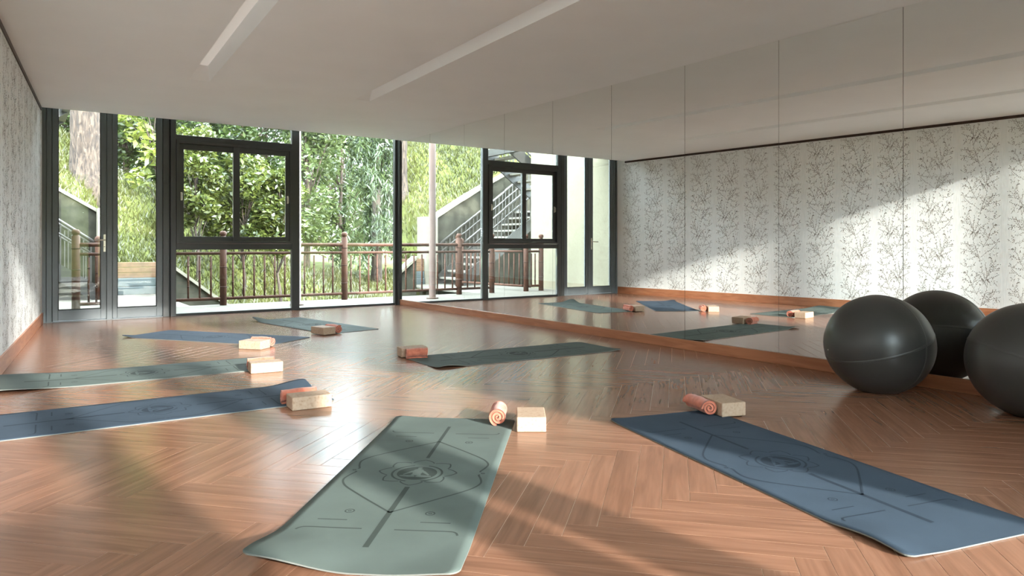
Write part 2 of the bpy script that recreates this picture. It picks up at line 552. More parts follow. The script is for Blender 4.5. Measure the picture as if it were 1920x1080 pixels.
for sz, pc, hor, cpt in planks[NPL:]:
    mid_ = np.mean(np.array(pc), 0)
    pc = [tuple(np.array(p_) + (np.array(p_) - mid_) / (np.linalg.norm(np.array(p_) - mid_) + 1e-9) * 0.0006) for p_ in pc]
    top = [b.verts.new((p[0], p[1], 0)) for p in pc]
    bot = [b.verts.new((p[0], p[1], -0.0007)) for p in pc]
    fs = [b.faces.new(top)] + [b.faces.new((bot[i], bot[(i + 1) % len(pc)], top[(i + 1) % len(pc)], top[i])) for i in range(len(pc))]
    r = random.random()
    ax, ay = (fu, fv) if hor else (fv, fu)
    for f in fs:
        f[rl] = r
        for lp in f.loops:
            q = np.array([lp.vert.co.x, lp.vert.co.y]) - cpt
            lp[uvl].uv = (float(q @ ax), float(q @ ay))
me = bpy.data.meshes.new('far_planks'); b.to_mesh(me); b.free(); me.materials.append(M['floor_wood'])
o = bpy.data.objects.new('far_planks', me); o.parent = floor_o; o['kind'] = 'stuff'; COL.objects.link(o)

# ---- ceiling with two skewed light troughs
SK = 0.0535
T1, T2 = (1.400, 1.590), (3.122, 3.305)     # x at Y = 7.56
TY0, TY1 = 1.85, 7.58
colx = lambda c, y: c + SK * (y - 7.56)
def cx(i, y):
    return [xl(y) - 0.02, colx(T1[0], y), colx(T1[1], y), colx(T2[0], y), colx(T2[1], y), XM + 0.05][i]
cb_ = MB()
rows = [YB, TY0, TY1, YCE]
for r in range(3):
    for c in range(5):
        if r == 1 and c in (1, 3): continue
        y0, y1 = rows[r], rows[r + 1]
        cb_.add([(cx(c, y0), y0, ZC), (cx(c + 1, y0), y0, ZC), (cx(c + 1, y1), y1, ZC), (cx(c, y1), y1, ZC)], [(3, 2, 1, 0)])
cb_.add([(xl(YCE) - .02, YCE, ZC), (XM + .05, YCE, ZC), (XM + .05, YCE, ZT), (xl(YCE) - .02, YCE, ZT)], [(0, 1, 2, 3)])
ceil_o = struct(cb_.build('ceiling', M['ceiling']), 'plain off-white ceiling with two long recessed troughs')
for c in (1, 3):
    y0, y1 = TY0, TY1
    q = []
    for (yy, ins) in ((y0, 1), (y1, -1)):
        q.append((yy, cx(c, yy), cx(c + 1, yy)))
    dpt = 0.11; inx = 0.045; iny = 0.20
    A = [(q[0][1], y0, ZC), (q[0][2], y0, ZC), (q[1][2], y1, ZC), (q[1][1], y1, ZC)]
    B = [(cx(c, y0 + iny) + inx, y0 + iny, ZC + dpt), (cx(c + 1, y0 + iny) - inx, y0 + iny, ZC + dpt),
         (cx(c + 1, y1 - iny) - inx, y1 - iny, ZC + dpt), (cx(c, y1 - iny) + inx, y1 - iny, ZC + dpt)]
    tr = MB().add(A + B, [(0, 4, 5, 1), (1, 5, 6, 2), (2, 6, 7, 3), (3, 7, 4, 0), (4, 7, 6, 5)]).build('light_trough', [M['ceiling'], M['trough_glow']], ceil_o)
    tr.data.polygons[4].material_index = 1
struct(MB().box(-1.2, YB, ZT, XM + 0.35, YF + 0.45, ZT + 0.3).build('roof', M['roof']), 'flat concrete roof slab over the studio')
struct(MB().box(-1.2, YR - 0.25, ZB, XM + 0.35, YB + 0.1, ZB + 0.25).build('roof', M['roof']), 'higher roof slab over the added sun bay behind the camera')  # bay roof and bulkhead added so low sun passes under the ceiling edge
struct(MB().box(-1.0, YB - 0.02, ZC, XM + 0.05, YB + 0.1, ZB).build('wall_added_bulkhead', M['wall_white']), 'white bulkhead of the added tall bay behind the camera')

# ---- left wall, wallpaper print, baseboard, trim
def wall_quad(mb, off, z0, z1, y0, y1, thick):
    n = Vector((LW_U.y, -LW_U.x, 0))     # into the room
    P = lambda y, dd: Vector((xl(y), y, 0)) + n * dd
    a, b_ = P(y0, off), P(y1, off); c, e = P(y0, off - thick), P(y1, off - thick)
    mb.add([(a.x, a.y, z0), (b_.x, b_.y, z0), (b_.x, b_.y, z1), (a.x, a.y, z1), (c.x, c.y, z0), (e.x, e.y, z0), (e.x, e.y, z1), (c.x, c.y, z1)],
           [(0, 1, 2, 3), (7, 6, 5, 4), (4, 5, 1, 0), (3, 2, 6, 7), (0, 3, 7, 4), (1, 5, 6, 2)])
    return mb
wl = struct(wall_quad(wall_quad(MB(), 0, -0.1, ZT, YR, YF + 0.12, 0.22), 0, ZT, ZB, YR, YB + .1, 0.22).build('wall_left', M['wallpaper']), 'white wallpapered wall with fine leafy twig stripes')
struct(wall_quad(MB(), 0.014, 0.0, 0.132, YR, YF - 0.02, 0.0145).build('baseboard_left', M['baseboard'], bevel=0.003), 'oak baseboard under the wallpapered wall')
struct(wall_quad(MB(), 0.012, ZC - 0.036, ZC, YB, YF - 0.2, 0.0125).build('trim_1', M['trim_dark']), 'dark brown trim strip along the top of the wallpaper')

# wallpaper: one sprig tile repeated along the wall
TW, TH = 0.535, 0.62
tr_ = random.Random(5)
segs, leaves = [], []
def grow(x, z, ang, ln, wd, depth):
    n = max(2, int(ln / 0.02)); px, pz = x, z
    for i in range(n):
        ang += tr_.uniform(-0.16, 0.16)
        nx, nz = px + math.cos(ang) * ln / n, pz + math.sin(ang) * ln / n
        segs.append((px, pz, nx, nz, wd))
        px, pz = nx, nz
        if depth > 0 and tr_.random() < 0.42:
            grow(px, pz, ang + tr_.choice((-1, 1)) * tr_.uniform(0.5, 1.1), ln * tr_.uniform(0.32, 0.6), wd * 0.7, depth - 1)
        if depth <= 1:
            for sgn in (-1, 1):
                if tr_.random() < 0.97:
                    leaves.append((px, pz, ang + sgn * tr_.uniform(0.5, 1.2), tr_.uniform(0.010, 0.016)))
for (x0, z0, a0, l0) in ((0.0, -0.30, PI / 2 + 0.1, 0.40), (0.03, -0.12, PI / 2 - 0.5, 0.34), (-0.03, 0.02, PI / 2 + 0.6, 0.34), (0.0, -0.26, PI / 2 + 0.95, 0.26), (0.0, -0.24, PI / 2 - 0.95, 0.26)):
    grow(x0, z0, a0, l0, 0.0022, 1)
for _ in range(150):
    x0, z0, a0 = tr_.uniform(-0.215, 0.215), tr_.uniform(-0.31, 0.31), PI / 2 + tr_.uniform(-1.1, 1.1)
    ln = tr_.uniform(0.018, 0.034)
    x1, z1 = x0 + math.cos(a0) * ln, z0 + math.sin(a0) * ln
    segs.append((x0, z0, x1, z1, 0.0013))
    for t_ in (0.35, 0.7, 1.0):
        leaves.append((x0 + (x1 - x0) * t_, z0 + (z1 - z0) * t_, a0 + (tr_.choice((-1, 1)) * tr_.uniform(0.5, 1.0) if t_ < 1 else tr_.uniform(-0.3, 0.3)), tr_.uniform(0.010, 0.016)))
lim = 0.225
segs = [s_ for s_ in segs if abs(s_[2]) < lim]
leaves = [l_ for l_ in leaves if abs(l_[0]) < lim]
tr_.shuffle(leaves); leaves = leaves[:520]; 
tv, tf = [], []
for x0, z0, x1, z1, wd in segs:
    dx, dz = x1 - x0, z1 - z0; ln = math.hypot(dx, dz) or 1; nx, nz = -dz / ln * wd / 2, dx / ln * wd / 2
    o_ = len(tv); tv += [(x0 - nx, z0 - nz), (x1 - nx, z1 - nz), (x1 + nx, z1 + nz), (x0 + nx, z0 + nz)]; tf.append((o_, o_ + 1, o_ + 2, o_ + 3))
for x0, z0, a, ln in leaves:
    ca, sa = math.cos(a), math.sin(a); hw = ln * 0.27
    o_ = len(tv)
    for t_, s_ in ((0, 0), (0.45, -1), (1, 0), (0.45, 1)):
        tv.append((x0 + ca * ln * t_ - sa * hw * s_, z0 + sa * ln * t_ + ca * hw * s_))
    tf.append((o_, o_ + 1, o_ + 2, o_ + 3))
tv = np.array(tv)
wn_ = Vector((LW_U.y, -LW_U.x, 0))
pm = MB()
ncol = int((YF - YR) / TW) + 2
for ci in range(ncol):
    sc_ = 0.1 + ci * TW + TW / 2
    for ri in range(5):
        zc_ = 0.10 + ri * TH + (0.31 if ci % 2 else 0.0)
        flip = -1 if (ci * 7 + ri * 3) % 2 else 1
        keep = []
        base = Vector((xl(YF), YF, 0)) - LW_U * sc_ + wn_ * 0.0012
        V_ = [(base.x - LW_U.x * x * flip, base.y - LW_U.y * x * flip, zc_ + z) for x, z in tv]
        F_ = [f for f in tf if all(0.135 < V_[i][2] < ZC - 0.04 and V_[i][1] > YR + .05 and V_[i][1] < YF - .03 for i in f)]
        pm.add(V_, F_)
po = pm.build('wallpaper_print', M['leaf_print'], wl)
bm_ = bmesh.new(); bm_.from_mesh(po.data)
bmesh.ops.delete(bm_, geom=[v for v in bm_.verts if not v.link_faces], context='VERTS')
bm_.to_mesh(po.data); bm_.free()
po['kind'] = 'stuff'; po['label'] = 'grey-brown twig and leaf print on the white wallpaper'

# ---- right wall, mirror panels, baseboard
struct(MB().box(XM + 0.006, YR - 0.2, ZT, XM + 0.3, YB + 0.1, ZB).box(XM + 0.006, YR - 0.2, -0.1, XM + 0.3, YF + 0.12, ZT).build('wall_right', M['wall_white']), 'wall behind the mirror panels')
struct(MB().box(4.984, YR, 0.0, XM + 0.006, 10.255, 0.0885).build('baseboard_right', M['baseboard'], bevel=0.003), 'oak baseboard running under the mirrors')
PNW = 0.9725
ords = ['first', 'second', 'third', 'fourth', 'fifth', 'sixth', 'seventh', 'eighth', 'ninth', 'tenth']
for i in range(10):
    y1 = 10.25 - i * PNW; y0 = y1 - PNW
    p = MB()
    g = 0.0016
    p.box(0, -PNW + g, 0.0, 0.0055, -g, ZC - 0.0895 - 0.001)
    o = p.build('mirror_panel', [M['mirror'], M['edge_dark']])
    o.location = (XM, y1, 0.0893)
    tilt = [0, 0.02, -0.02, 0.03, 0.0, -0.03, 0.05, -0.03, 0.0, 0][i]
    o.rotation_euler = (0, 0, math.radians(tilt))
    for f in o.data.polygons:
        if f.normal.x > -0.5: f.material_index = 1
    tag(o, f'tall frameless wall mirror panel, {ords[i]} from the glazed wall', 'mirror', 'mirror panels on the side wall')
# jamb strip between the last mirror and the glazing
struct(MB().box(4.975, 10.255, 0.0, XM + 0.01, YF + 0.07, ZT).build('trim_2', M['frame']), 'dark jamb strip between mirrors and glazing')

# ------------------------------------------------------------------ far glazed wall
FY0, FY1 = YF, YF + 0.07
def bar(mb, x0, x1, z0, z1, y0=FY0, y1=FY1, mi=0): return mb.box(x0, y0, z0, x1, y1, z1, mi)
# door set -------------------------------------------------
door = struct(empty('door_1', (0.9, YF, 0)), 'pair of slate-grey glazed doors beside the wallpapered wall')
door_off = Vector((-0.9, -YF, 0))
def dpart(name, mb, mats, parent=None, **kw):
    o = mb.build(name, mats, parent or door, **kw)
    if parent is None or parent is door:
        o.location = door_off
    return o
dpart('door_frame', bar(bar(MB(), 0.235, 0.300, 0.0, ZT), 0.303, 0.360, 0.0, ZT, FY0 + .01), M['door_frame'], bevel=0.003)
dpart('door_frame', bar(bar(MB(), 1.592, 1.668, 0.0, ZT), 1.30, 1.45, ZT - 0.02, ZT), M['frame'], bevel=0.003)
dpart('frame_seal', MB().box(0.24, FY0 + .030, 0, 0.372, FY0 + .052, ZT).box(0.932, FY0 + .030, 0, 1.020, FY0 + .052, ZT).box(1.580, FY0 + .030, 0, 1.70, FY0 + .052, ZT), M['gasket'])
dpart('threshold', MB().box(0.235, FY0 + 0.005, 0.0, 1.668, FY1 + .05, 0.012), M['door_frame'])
def leaf(x0, x1, gx0, gx1):
    f = MB()
    y0, y1 = FY0 + 0.008, FY0 + 0.058
    f.box(x0, y0, 0.018, gx0, y1, ZT - 0.01); f.box(gx1, y0, 0.018, x1, y1, ZT - 0.01)
    f.box(gx0, y0, 0.018, gx1, y1, 0.147); f.box(gx0, y0, ZT - 0.12, gx1, y1, ZT - 0.01)
    lf = dpart('door_leaf', f, M['door_frame'], bevel=0.003)
    MB().box(gx0 + 0.001, y0 + 0.02, 0.148, gx1 - 0.001, y0 + 0.026, ZT - 0.12).build('glass_pane', M['glass'], lf)
    gk = MB()
    for (a, b_, c, e) in ((gx0, gx0 + .008, .147, ZT - .12), (gx1 - .008, gx1, .147, ZT - .12), (gx0, gx1, .147, .157)):
        gk.box(a, y0 + 0.012, c, b_, y0 + 0.019, e)
    gk.build('gasket', M['gasket'], lf)
    return lf, y0
lfA, ya = leaf(0.364, 0.942, 0.424, 0.879)
lfB, yb = leaf(1.010, 1.588, 1.062, 1.518)
dpart('meeting_post', bar(MB(), 0.945, 1.007, 0.0, ZT, FY0 + .004, FY1), M['door_frame'], bevel=0.003)
hp = MB().box(0.906, ya - 0.010, 0.865, 0.934, ya, 1.085).build('handle_plate', M['steel'], lfA, bevel=0.004)
hl = MB().tube([(0.920, ya - 0.008, 1.015), (0.920, ya - 0.05, 1.015), (0.912, ya - 0.058, 1.015), (0.80, ya - 0.058, 1.012)], 0.0085, 10)
hl.build('lever', M['steel'], lfA, smooth=True)
MB().lathe([(0.008, 0), (0.008, 0.006)], 12, (0.920, ya - 0.012, 0.925)).build('keyhole', M['gasket'], lfA)
# window 1: post, transoms, sliding sashes, lower and upper lights -------------
win1 = struct(empty('window_1', (2.5, YF, 0)), 'dark-framed window with a sliding pair over a low fixed light')
w1off = Vector((-2.5, -YF, 0))
def w1(name, mb, mats, parent=None, **kw):
    o = mb.build(name, mats, parent or win1, **kw)
    if parent is None: o.location = w1off
    return o
w1('window_post', bar(MB(), 1.684, 1.750, 0.0, ZT, FY0 - .012), M['frame'], bevel=0.003)
w1('window_post', bar(MB(), 3.298, 3.407, 0.0, ZT, FY0 - .012), M['frame'], bevel=0.003)
w1('sill_rail', bar(MB(), 1.752, 3.296, 0.0, 0.033), M['frame'], bevel=0.002)
w1('transom', bar(MB(), 1.752, 3.296, 0.888, 0.968), M['frame'], bevel=0.003)
w1('transom', bar(MB(), 1.752, 3.296, 2.352, 2.425), M['frame'], bevel=0.003)
w1('head_rail', bar(MB(), 1.752, 3.296, ZT - 0.06, ZT), M['frame'])
w1('glass_pane', MB().box(1.752, FY0 + 0.03, 0.033, 3.296, FY0 + 0.036, 0.888), M['glass'])
w1('glass_pane', MB().box(1.752, FY0 + 0.03, 2.425, 3.296, FY0 + 0.036, ZT - 0.06), M['glass'])
# sliding frame (deeper, proud of the post)
sf = MB()
for (a, b_, c, e) in ((1.753, 1.790, .970, 2.350), (3.262, 3.296, .970, 2.350), (1.79, 3.262, .970, 1.006), (1.79, 3.262, 2.312, 2.350)):
    sf.box(a, FY0 - 0.03, c, b_, FY0 + 0.07, e)
w1('sliding_frame', sf, M['frame'], bevel=0.002)
def sash(x0, x1, gx0, gx1, z0, z1, yy):
    f = MB()
    f.box(x0, yy, 1.007, gx0, yy + .028, 2.311); f.box(gx1, yy, 1.007, x1, yy + .028, 2.311)
    f.box(gx0, yy, 1.007, gx1, yy + .028, z0); f.box(gx0, yy, z1, gx1, yy + .028, 2.311)
    s_ = w1('sash', f, M['frame'], bevel=0.002)
    MB().box(gx0 + .0005, yy + 0.011, z0, gx1 - .0005, yy + 0.016, z1).build('glass_pane', M['glass'], s_)
    return s_
sA = sash(1.792, 2.560, 1.850, 2.482, 1.066, 2.236, FY0 + 0.018)
sB = sash(2.480, 3.260, 2.566, 3.202, 1.066, 2.236, FY0 - 0.014)
for sx, s_, yy in ((1.820, sA, FY0 + 0.018), (3.232, sB, FY0 - 0.014)):
    MB().box(sx - 0.011, yy - 0.008, 1.55, sx + 0.011, yy, 1.66).tube([(sx, yy - 0.006, 1.64), (sx, yy - 0.03, 1.64), (sx, yy - 0.034, 1.63), (sx, yy - 0.034, 1.56)], 0.007, 8).build('latch', M['steel'], s_)
# window 2: one tall fixed pane ------------------------------------------------
win2 = struct(empty('window_2', (4.2, YF, 0)), 'tall single fixed pane next to the mirrors')
def w2(name, mb, mats, **kw):
    o = mb.build(name, mats, win2, **kw); o.location = Vector((-4.2, -YF, 0)); return o
w2('sill_rail', bar(MB(), 3.409, 4.940, 0.0, 0.030), M['frame'], bevel=0.002)
w2('window_post', bar(MB(), 4.940, 4.974, 0.0, ZT, FY0 - .012), M['frame'], bevel=0.002)
w2('head_rail', bar(MB(), 3.409, 4.940, ZT - 0.06, ZT), M['frame'])
w2('glass_pane', MB().box(3.409, FY0 + 0.03, 0.030, 4.940, FY0 + 0.036, ZT - 0.06), M['glass'])

# ------------------------------------------------------------------ unseen rear glazed wall, shaped for the sun patches and shadow bands
rw = struct(MB().box(3.16, YR - 0.12, -0.1, XM + 0.3, YR, ZB).build('wall_rear', M['wall_white']), 'white wall piece behind the camera')
win3 = struct(empty('window_3', (1.5, YR, 0)), 'unseen glazed wall behind the camera, made tall to let sun in')
def w3(name, mb, mats):
    o = mb.build(name, mats, win3); o.location = (-1.5, -YR, 0); return o
RP = ((-0.90, -0.66), (0.18, 0.25), (0.69, 0.93), (1.53, 1.74), (1.80, 2.03), (2.98, 3.16))
for (a, b_) in RP:
    w3('window_post', MB().box(a, YR - 0.10, 0, b_, YR, ZB), M['frame'])
w3('shade_panel', MB().box(-0.66, YR - 0.07, 0.03, 0.69, YR - 0.02, 1.02), M['wall_white'])  # added panel, keeps sun off the left foreground floor
w3('head_rail', MB().box(-0.66, YR - 0.08, ZB - 0.07, 2.98, YR - .01, ZB), M['frame'])
w3('sill_rail', MB().box(-0.66, YR - 0.08, 0, 2.98, YR - .01, 0.035), M['frame'])
for (a, b_) in zip([q[1] for q in RP[:-1]], [q[0] for q in RP[1:]]):
    w3('glass_pane', MB().box(a, YR - 0.05, 0.035, b_, YR - 0.044, ZB - 0.07), M['glass'])

# unseen roof, side screens and slab added outside the rear glazing to cut sky light
vr = struct(MB().box(-1.6, YR - 5.0, 4.62, XM + 0.6, YR - 0.26, 4.80).build('added_roof_screen', M['roof']), 'added roof screen behind the camera, cutting the sky light')
MB().box(-1.6, YR - 5.0, -0.64, -1.42, YR - 0.26, 4.62).build('side_screen', M['wall_white'], vr)
MB().box(XM + 0.1, YR - 5.0, -0.64, XM + 0.3, YR - 0.26, 4.62).build('side_screen', M['wall_white'], vr)
MB().box(-1.42, YR - 5.0, -0.64, XM + 0.1, YR - 0.12, -0.05).build('added_floor_slab', M['deck'], vr)

# ------------------------------------------------------------------ yoga mats
ML, MW, MT = 1.84, 0.652, 0.005
def mat_print(surface):
    """flat ink shapes in mat coordinates, laid 0.4 mm above the rubber"""
    lines = MB(); emb = MB()
    def strip(mb, pts, wd, dz=0.0005):
        pts = [Vector((p[0], p[1], 0)) for p in pts]
        L_, R_ = [], []
        for i, p in enumerate(pts):
            t = (pts[min(i + 1, len(pts) - 1)] - pts[max(i - 1, 0)]).normalized()
            n = Vector((-t.y, t.x, 0)) * wd / 2
            L_.append(p + n); R_.append(p - n)
        v = [(q.x, q.y, surface(q.x, q.y) + dz) for q in L_ + R_]
        k = len(pts)
        mb.add(v, [(i, i + k, i + k + 1, i + 1) for i in range(k - 1)])
    def dense(a, b_, n=10): return [(a[0] + (b_[0] - a[0]) * i / n, a[1] + (b_[1] - a[1]) * i / n) for i in range(n + 1)]
    def smooth(pts, n=6):
        out = []
        for i in range(len(pts) - 1):
            p0 = pts[max(i - 1, 0)]; p1 = pts[i]; p2 = pts[i + 1]; p3 = pts[min(i + 2, len(pts) - 1)]
            for k in range(n):
                t = k / n
                out.append(tuple(0.5 * (2 * p1[c] + (p2[c] - p0[c]) * t + (2 * p0[c] - 5 * p1[c] + 4 * p2[c] - p3[c]) * t * t + (3 * p1[c] - p0[c] - 3 * p2[c] + p3[c]) * t ** 3) for c in (0, 1)))
        return out + [pts[-1]]
    strip(lines, dense((0.735, 0), (0.188, 0), 14), 0.016); strip(lines, dense((-0.188, 0), (-0.745, 0), 14), 0.020)
    for s in (1, -1):
        for e in (1, -1):
            strip(lines, smooth([(0.455 * e, 0.0), (0.335 * e, 0.118 * s), (0.225 * e, 0.222 * s), (0.170 * e, 0.262 * s), (0.118 * e, 0.279 * s), (0.066 * e, 0.271 * s), (0.026 * e, 0.258 * s), (0.016 * e, 0.262 * s)]), 0.0085)
            strip(lines, smooth([(0.632 * e, 0.272 * s), (0.610 * e, 0.262 * s), (0.602 * e, 0.235 * s), (0.603 * e, 0.14 * s), (0.603 * e, 0.055 * s)]), 0.0075)
            strip(lines, dense((0.533 * e, 0.232 * s), (0.533 * e, 0.128 * s), 5), 0.0065)
            strip(lines, [(0.452 * e + 0.016 * math.cos(k * PI / 8), (0.145 * s) + 0.016 * math.sin(k * PI / 8)) for k in range(17)], 0.005)
            strip(lines, [(0.452 * e + 0.005 * math.cos(k * PI / 4), (0.145 * s) + 0.005 * math.sin(k * PI / 4)) for k in range(9)], 0.004)
        strip(lines, [(0.006 * math.cos(k * PI / 4), 0.272 * s + 0.006 * math.sin(k * PI / 4)) for k in range(9)], 0.006)
    # round emblem: disc, two broken rings, eight lotus petals
    n = 40; z0 = lambda x, y, k=0.0006: surface(x, y) + k
    c_ = [(0.083 * math.cos(2 * PI * k / n) - 0.02, 0.083 * math.sin(2 * PI * k / n)) for k in range(n)]
    emb.add([(x, y, z0(x, y)) for x, y in c_], [tuple(range(n))])
    for a0, a1, r in ((0.3, 2.9, 0.103), (3.5, 6.0, 0.103)):
        strip(emb, [(-0.02 + r * math.cos(a0 + (a1 - a0) * k / 20), r * math.sin(a0 + (a1 - a0) * k / 20)) for k in range(21)], 0.009)
    for k in range(8):
        a = k * PI / 4
        for sgn in (1, -1):
            pts = []
            for t in [i / 8 for i in range(9)]:
                ang = a + sgn * (0.36 - 0.36 * t ** 1.4)
                r = 0.128 + 0.036 * t ** 1.1 - 0.012 * math.sin(PI * t) * 0
                pts.append((-0.005 + r * math.cos(ang), r * math.sin(ang)))
            strip(emb, pts, 0.0065)
    fig = MB()
    def poly(pts): fig.add([(x, y, z0(x, y, 0.0010)) for x, y in pts], [tuple(range(len(pts)))])
    poly([(0.044 + 0.012 * math.cos(2 * PI * k / 14), 0.010 * math.sin(2 * PI * k / 14)) for k in range(14)])
    poly([(0.033, 0.006), (0.026, 0.016), (0.008, 0.024), (-0.030, 0.017), (-0.050, 0.022), (-0.050, -0.022), (-0.030, -0.017), (0.008, -0.024), (0.026, -0.016), (0.033, -0.006)])
    for s in (1, -1):
        poly([(0.010, 0.022 * s), (0.004, 0.030 * s), (-0.040, 0.056 * s), (-0.046, 0.050 * s), (-0.008, 0.018 * s)])
        poly([(-0.046, 0.010 * s), (-0.052, 0.064 * s), (-0.062, 0.066 * s), (-0.070, 0.030 * s), (-0.068, 0.0)])
    return lines, emb, fig

def yoga_mat(cx_, cy_, ang, col, curls, label):
    r = 0.035
    aa = sorted(set([-ML / 2 + r * (1 - math.cos(k * PI / 12)) for k in range(7)] + list(np.linspace(-ML / 2 + r, ML / 2 - r, 57)) + [ML / 2 - r * (1 - math.cos(k * PI / 12)) for k in range(7)]))
    def lift(a, b_):
        z = 0.0
        for (ca, cb2, rad, amp) in curls:
            dd = math.hypot(a - ca * ML / 2, (b_ - cb2 * MW / 2))
            s = max(0.0, 1 - dd / rad)
            z += amp * s * s * (3 - 2 * s)
        return z
    surf = lambda a, b_: MT + lift(a, b_)
    nb = 20
    mb = MB(); na = len(aa)
    V_ = []
    for top in (1, 0):
        for a in aa:
            e = ML / 2 - abs(a)
            hw = MW / 2 - (r - math.sqrt(max(0, r * r - (r - e) ** 2)) if e < r else 0)
            for k in range(nb + 1):
                b_ = -hw + 2 * hw * k / nb
                V_.append((a, b_, lift(a, b_) + (MT if top else 0.0003)))
    F_ = []; mi = []
    N = na * (nb + 1); idx = lambda t, i, k: (0 if t else N) + i * (nb + 1) + k
    for i in range(na - 1):
        for k in range(nb):
            F_.append((idx(1, i, k), idx(1, i + 1, k), idx(1, i + 1, k + 1), idx(1, i, k + 1))); mi.append(0)
            F_.append((idx(0, i, k), idx(0, i, k + 1), idx(0, i + 1, k + 1), idx(0, i + 1, k))); mi.append(0)
    for i in range(na - 1):
        F_.append((idx(0, i, 0), idx(0, i + 1, 0), idx(1, i + 1, 0), idx(1, i, 0))); mi.append(1)
        F_.append((idx(1, i, nb), idx(1, i + 1, nb), idx(0, i + 1, nb), idx(0, i, nb))); mi.append(1)
    for k in range(nb):
        F_.append((idx(1, 0, k), idx(1, 0, k + 1), idx(0, 0, k + 1), idx(0, 0, k))); mi.append(1)
        F_.append((idx(0, na - 1, k), idx(0, na - 1, k + 1), idx(1, na - 1, k + 1), idx(1, na - 1, k))); mi.append(1)
    mb.add(V_, F_); mb.mi = mi
    o = mb.build('yoga_mat', [M['mat_' + col], M['mat_edge']], None)
    o.location = (cx_, cy_, 0.0004); o.rotation_euler = (0, 0, ang)
    for p in o.data.polygons:
        p.use_smooth = p.material_index == 0
    ln, em, fg = mat_print(surf)
    ln.build('printed_lines', M['print_' + col], o); e_ = em.build('printed_emblem', M['print_' + col], o)
    fg.build('printed_figure', M['mat_' + col], e_)['label'] = 'seated figure left unprinted inside the round emblem'
    tag(o, label, 'yoga mat', 'yoga mats on the floor')
    return o
dg = math.radians
yoga_mat(1.375, 2.655, dg(49.9), 'green', [(-1, 1, 0.34, 0.045), (-1, -1, 0.22, 0.012), (1, 1, 0.2, 0.008)], 'sage green yoga mat in the foreground, crossed by a shadow band')
yoga_mat(2.735, 1.890, dg(76.4), 'blue', [(-0.86, 1, 0.22, 0.016), (1, 1, 0.12, 0.006)], 'slate blue yoga mat on the right, closest to the balls')
yoga_mat(3.580, 5.060, dg(176.8), 'green', [(0.9, 1, 0.2, 0.02), (-1, 1, 0.15, 0.010)], 'green yoga mat alone in the middle beside the mirror wall')
yoga_mat(0.690, 4.530, dg(-2.0), 'blue', [(1, 1, 0.26, 0.03)], 'slate blue yoga mat running off the left edge of the photo')
yoga_mat(0.790, 5.875, dg(-3.0), 'green', [(-1, -1, 0.5, 0.02), (-1, 1, 0.5, 0.02)], 'dark green yoga mat at the left between two blue ones')
yoga_mat(1.685, 7.735, dg(-54.0), 'blue', [(-1, -1, 0.2, 0.02)], 'small-looking slate blue yoga mat in front of the glazed doors')
yoga_mat(2.885, 8.280, dg(-80.0), 'green', [(-1, -1, 0.26, 0.05)], 'green yoga mat farthest back, near the low window, one corner curled')

# ------------------------------------------------------------------ blocks and rolled towels
def block(x, y, ang, lx, ly, z, label):
    o = MB().box(-lx / 2, -ly / 2, 0, lx / 2, ly / 2, 0.076).build('yoga_block', M['cork'], None, bevel=0.006, seg=3)
    o.location = (x, y, z); o.rotation_euler = (0, 0, ang)
    tag(o, label, 'yoga block', 'cork yoga blocks')
def towel(x, y, ang, z, ln, label, seed, R=0.047):
    rr = random.Random(seed)
    turns = 2.6; n = 84; r0 = 0.006
    th1 = turns * 2 * PI; pitch = (R - r0) / turns
    tk = pitch * 0.86
    ph = rr.uniform(0, 6)
    ns = 15
    V_ = []; F_ = []
    for j in range(ns):
        yy = -ln / 2 + ln * j / (ns - 1)
        w1_, w2_ = rr.uniform(-1, 1), rr.uniform(-1, 1)
        for side in (0, 1):
            for i in range(n):
                t = i / (n - 1); th = th1 * t
                rad = r0 + (R - r0) * t - (tk if side == 0 else 0) * (1 if t > 0.05 else t * 20)
                rad = max(0.002, rad)
                bl = 1 + 0.05 * math.sin(3 * th / turns + ph + j * 0.55) * t + 0.03 * w1_ * math.sin(5 * t * PI + w2_)
                a = th + ph
                zz = rad * bl * math.sin(a)
                zz = max(zz, -R * 0.90)
                yo = 0.006 * math.sin(th * 0.9 + ph) * (abs(yy) / (ln / 2)) ** 4
                V_.append((rad * bl * math.cos(a) * 1.03, yy + yo, zz))
    idx = lambda j, s, i: j * 2 * n + s * n + i
    for j in range(ns - 1):
        for i in range(n - 1):
            F_.append((idx(j, 1, i), idx(j + 1, 1, i), idx(j + 1, 1, i + 1), idx(j, 1, i + 1)))
            F_.append((idx(j, 0, i + 1), idx(j + 1, 0, i + 1), idx(j + 1, 0, i), idx(j, 0, i)))
        F_.append((idx(j, 0, n - 1), idx(j, 1, n - 1), idx(j + 1, 1, n - 1), idx(j + 1, 0, n - 1)))
        F_.append((idx(j, 1, 0), idx(j, 0, 0), idx(j + 1, 0, 0), idx(j + 1, 1, 0)))
    for j in (0, ns - 1):
        for i in range(n - 1):
            q = (idx(j, 0, i), idx(j, 0, i + 1), idx(j, 1, i + 1), idx(j, 1, i))
            F_.append(q if j == 0 else q[::-1])
    o = MB().add(V_, F_).build('rolled_towel', M['towel'], None, smooth=True)
    o.location = (x, y, z + R * 0.90); o.rotation_euler = (0, 0, ang - PI / 2)
    tag(o, label, 'towel', 'coral rolled towels')
ZM = 0.0058
block(2.210, 2.996, dg(-34.9), 0.15, 0.23, 0.0004, 'pale cork block at the head of the foreground green mat')
towel(2.125, 3.168, dg(53), ZM, 0.20, 'coral rolled towel on the head of the foreground green mat', 1, 0.05)
block(3.283, 2.622, dg(-19.3), 0.15, 0.23, ZM, 'cork block on the far edge of the right-hand blue mat')
towel(3.178, 2.695, dg(71.5), ZM, 0.20, 'coral rolled towel on the far corner of the right-hand blue mat', 2)
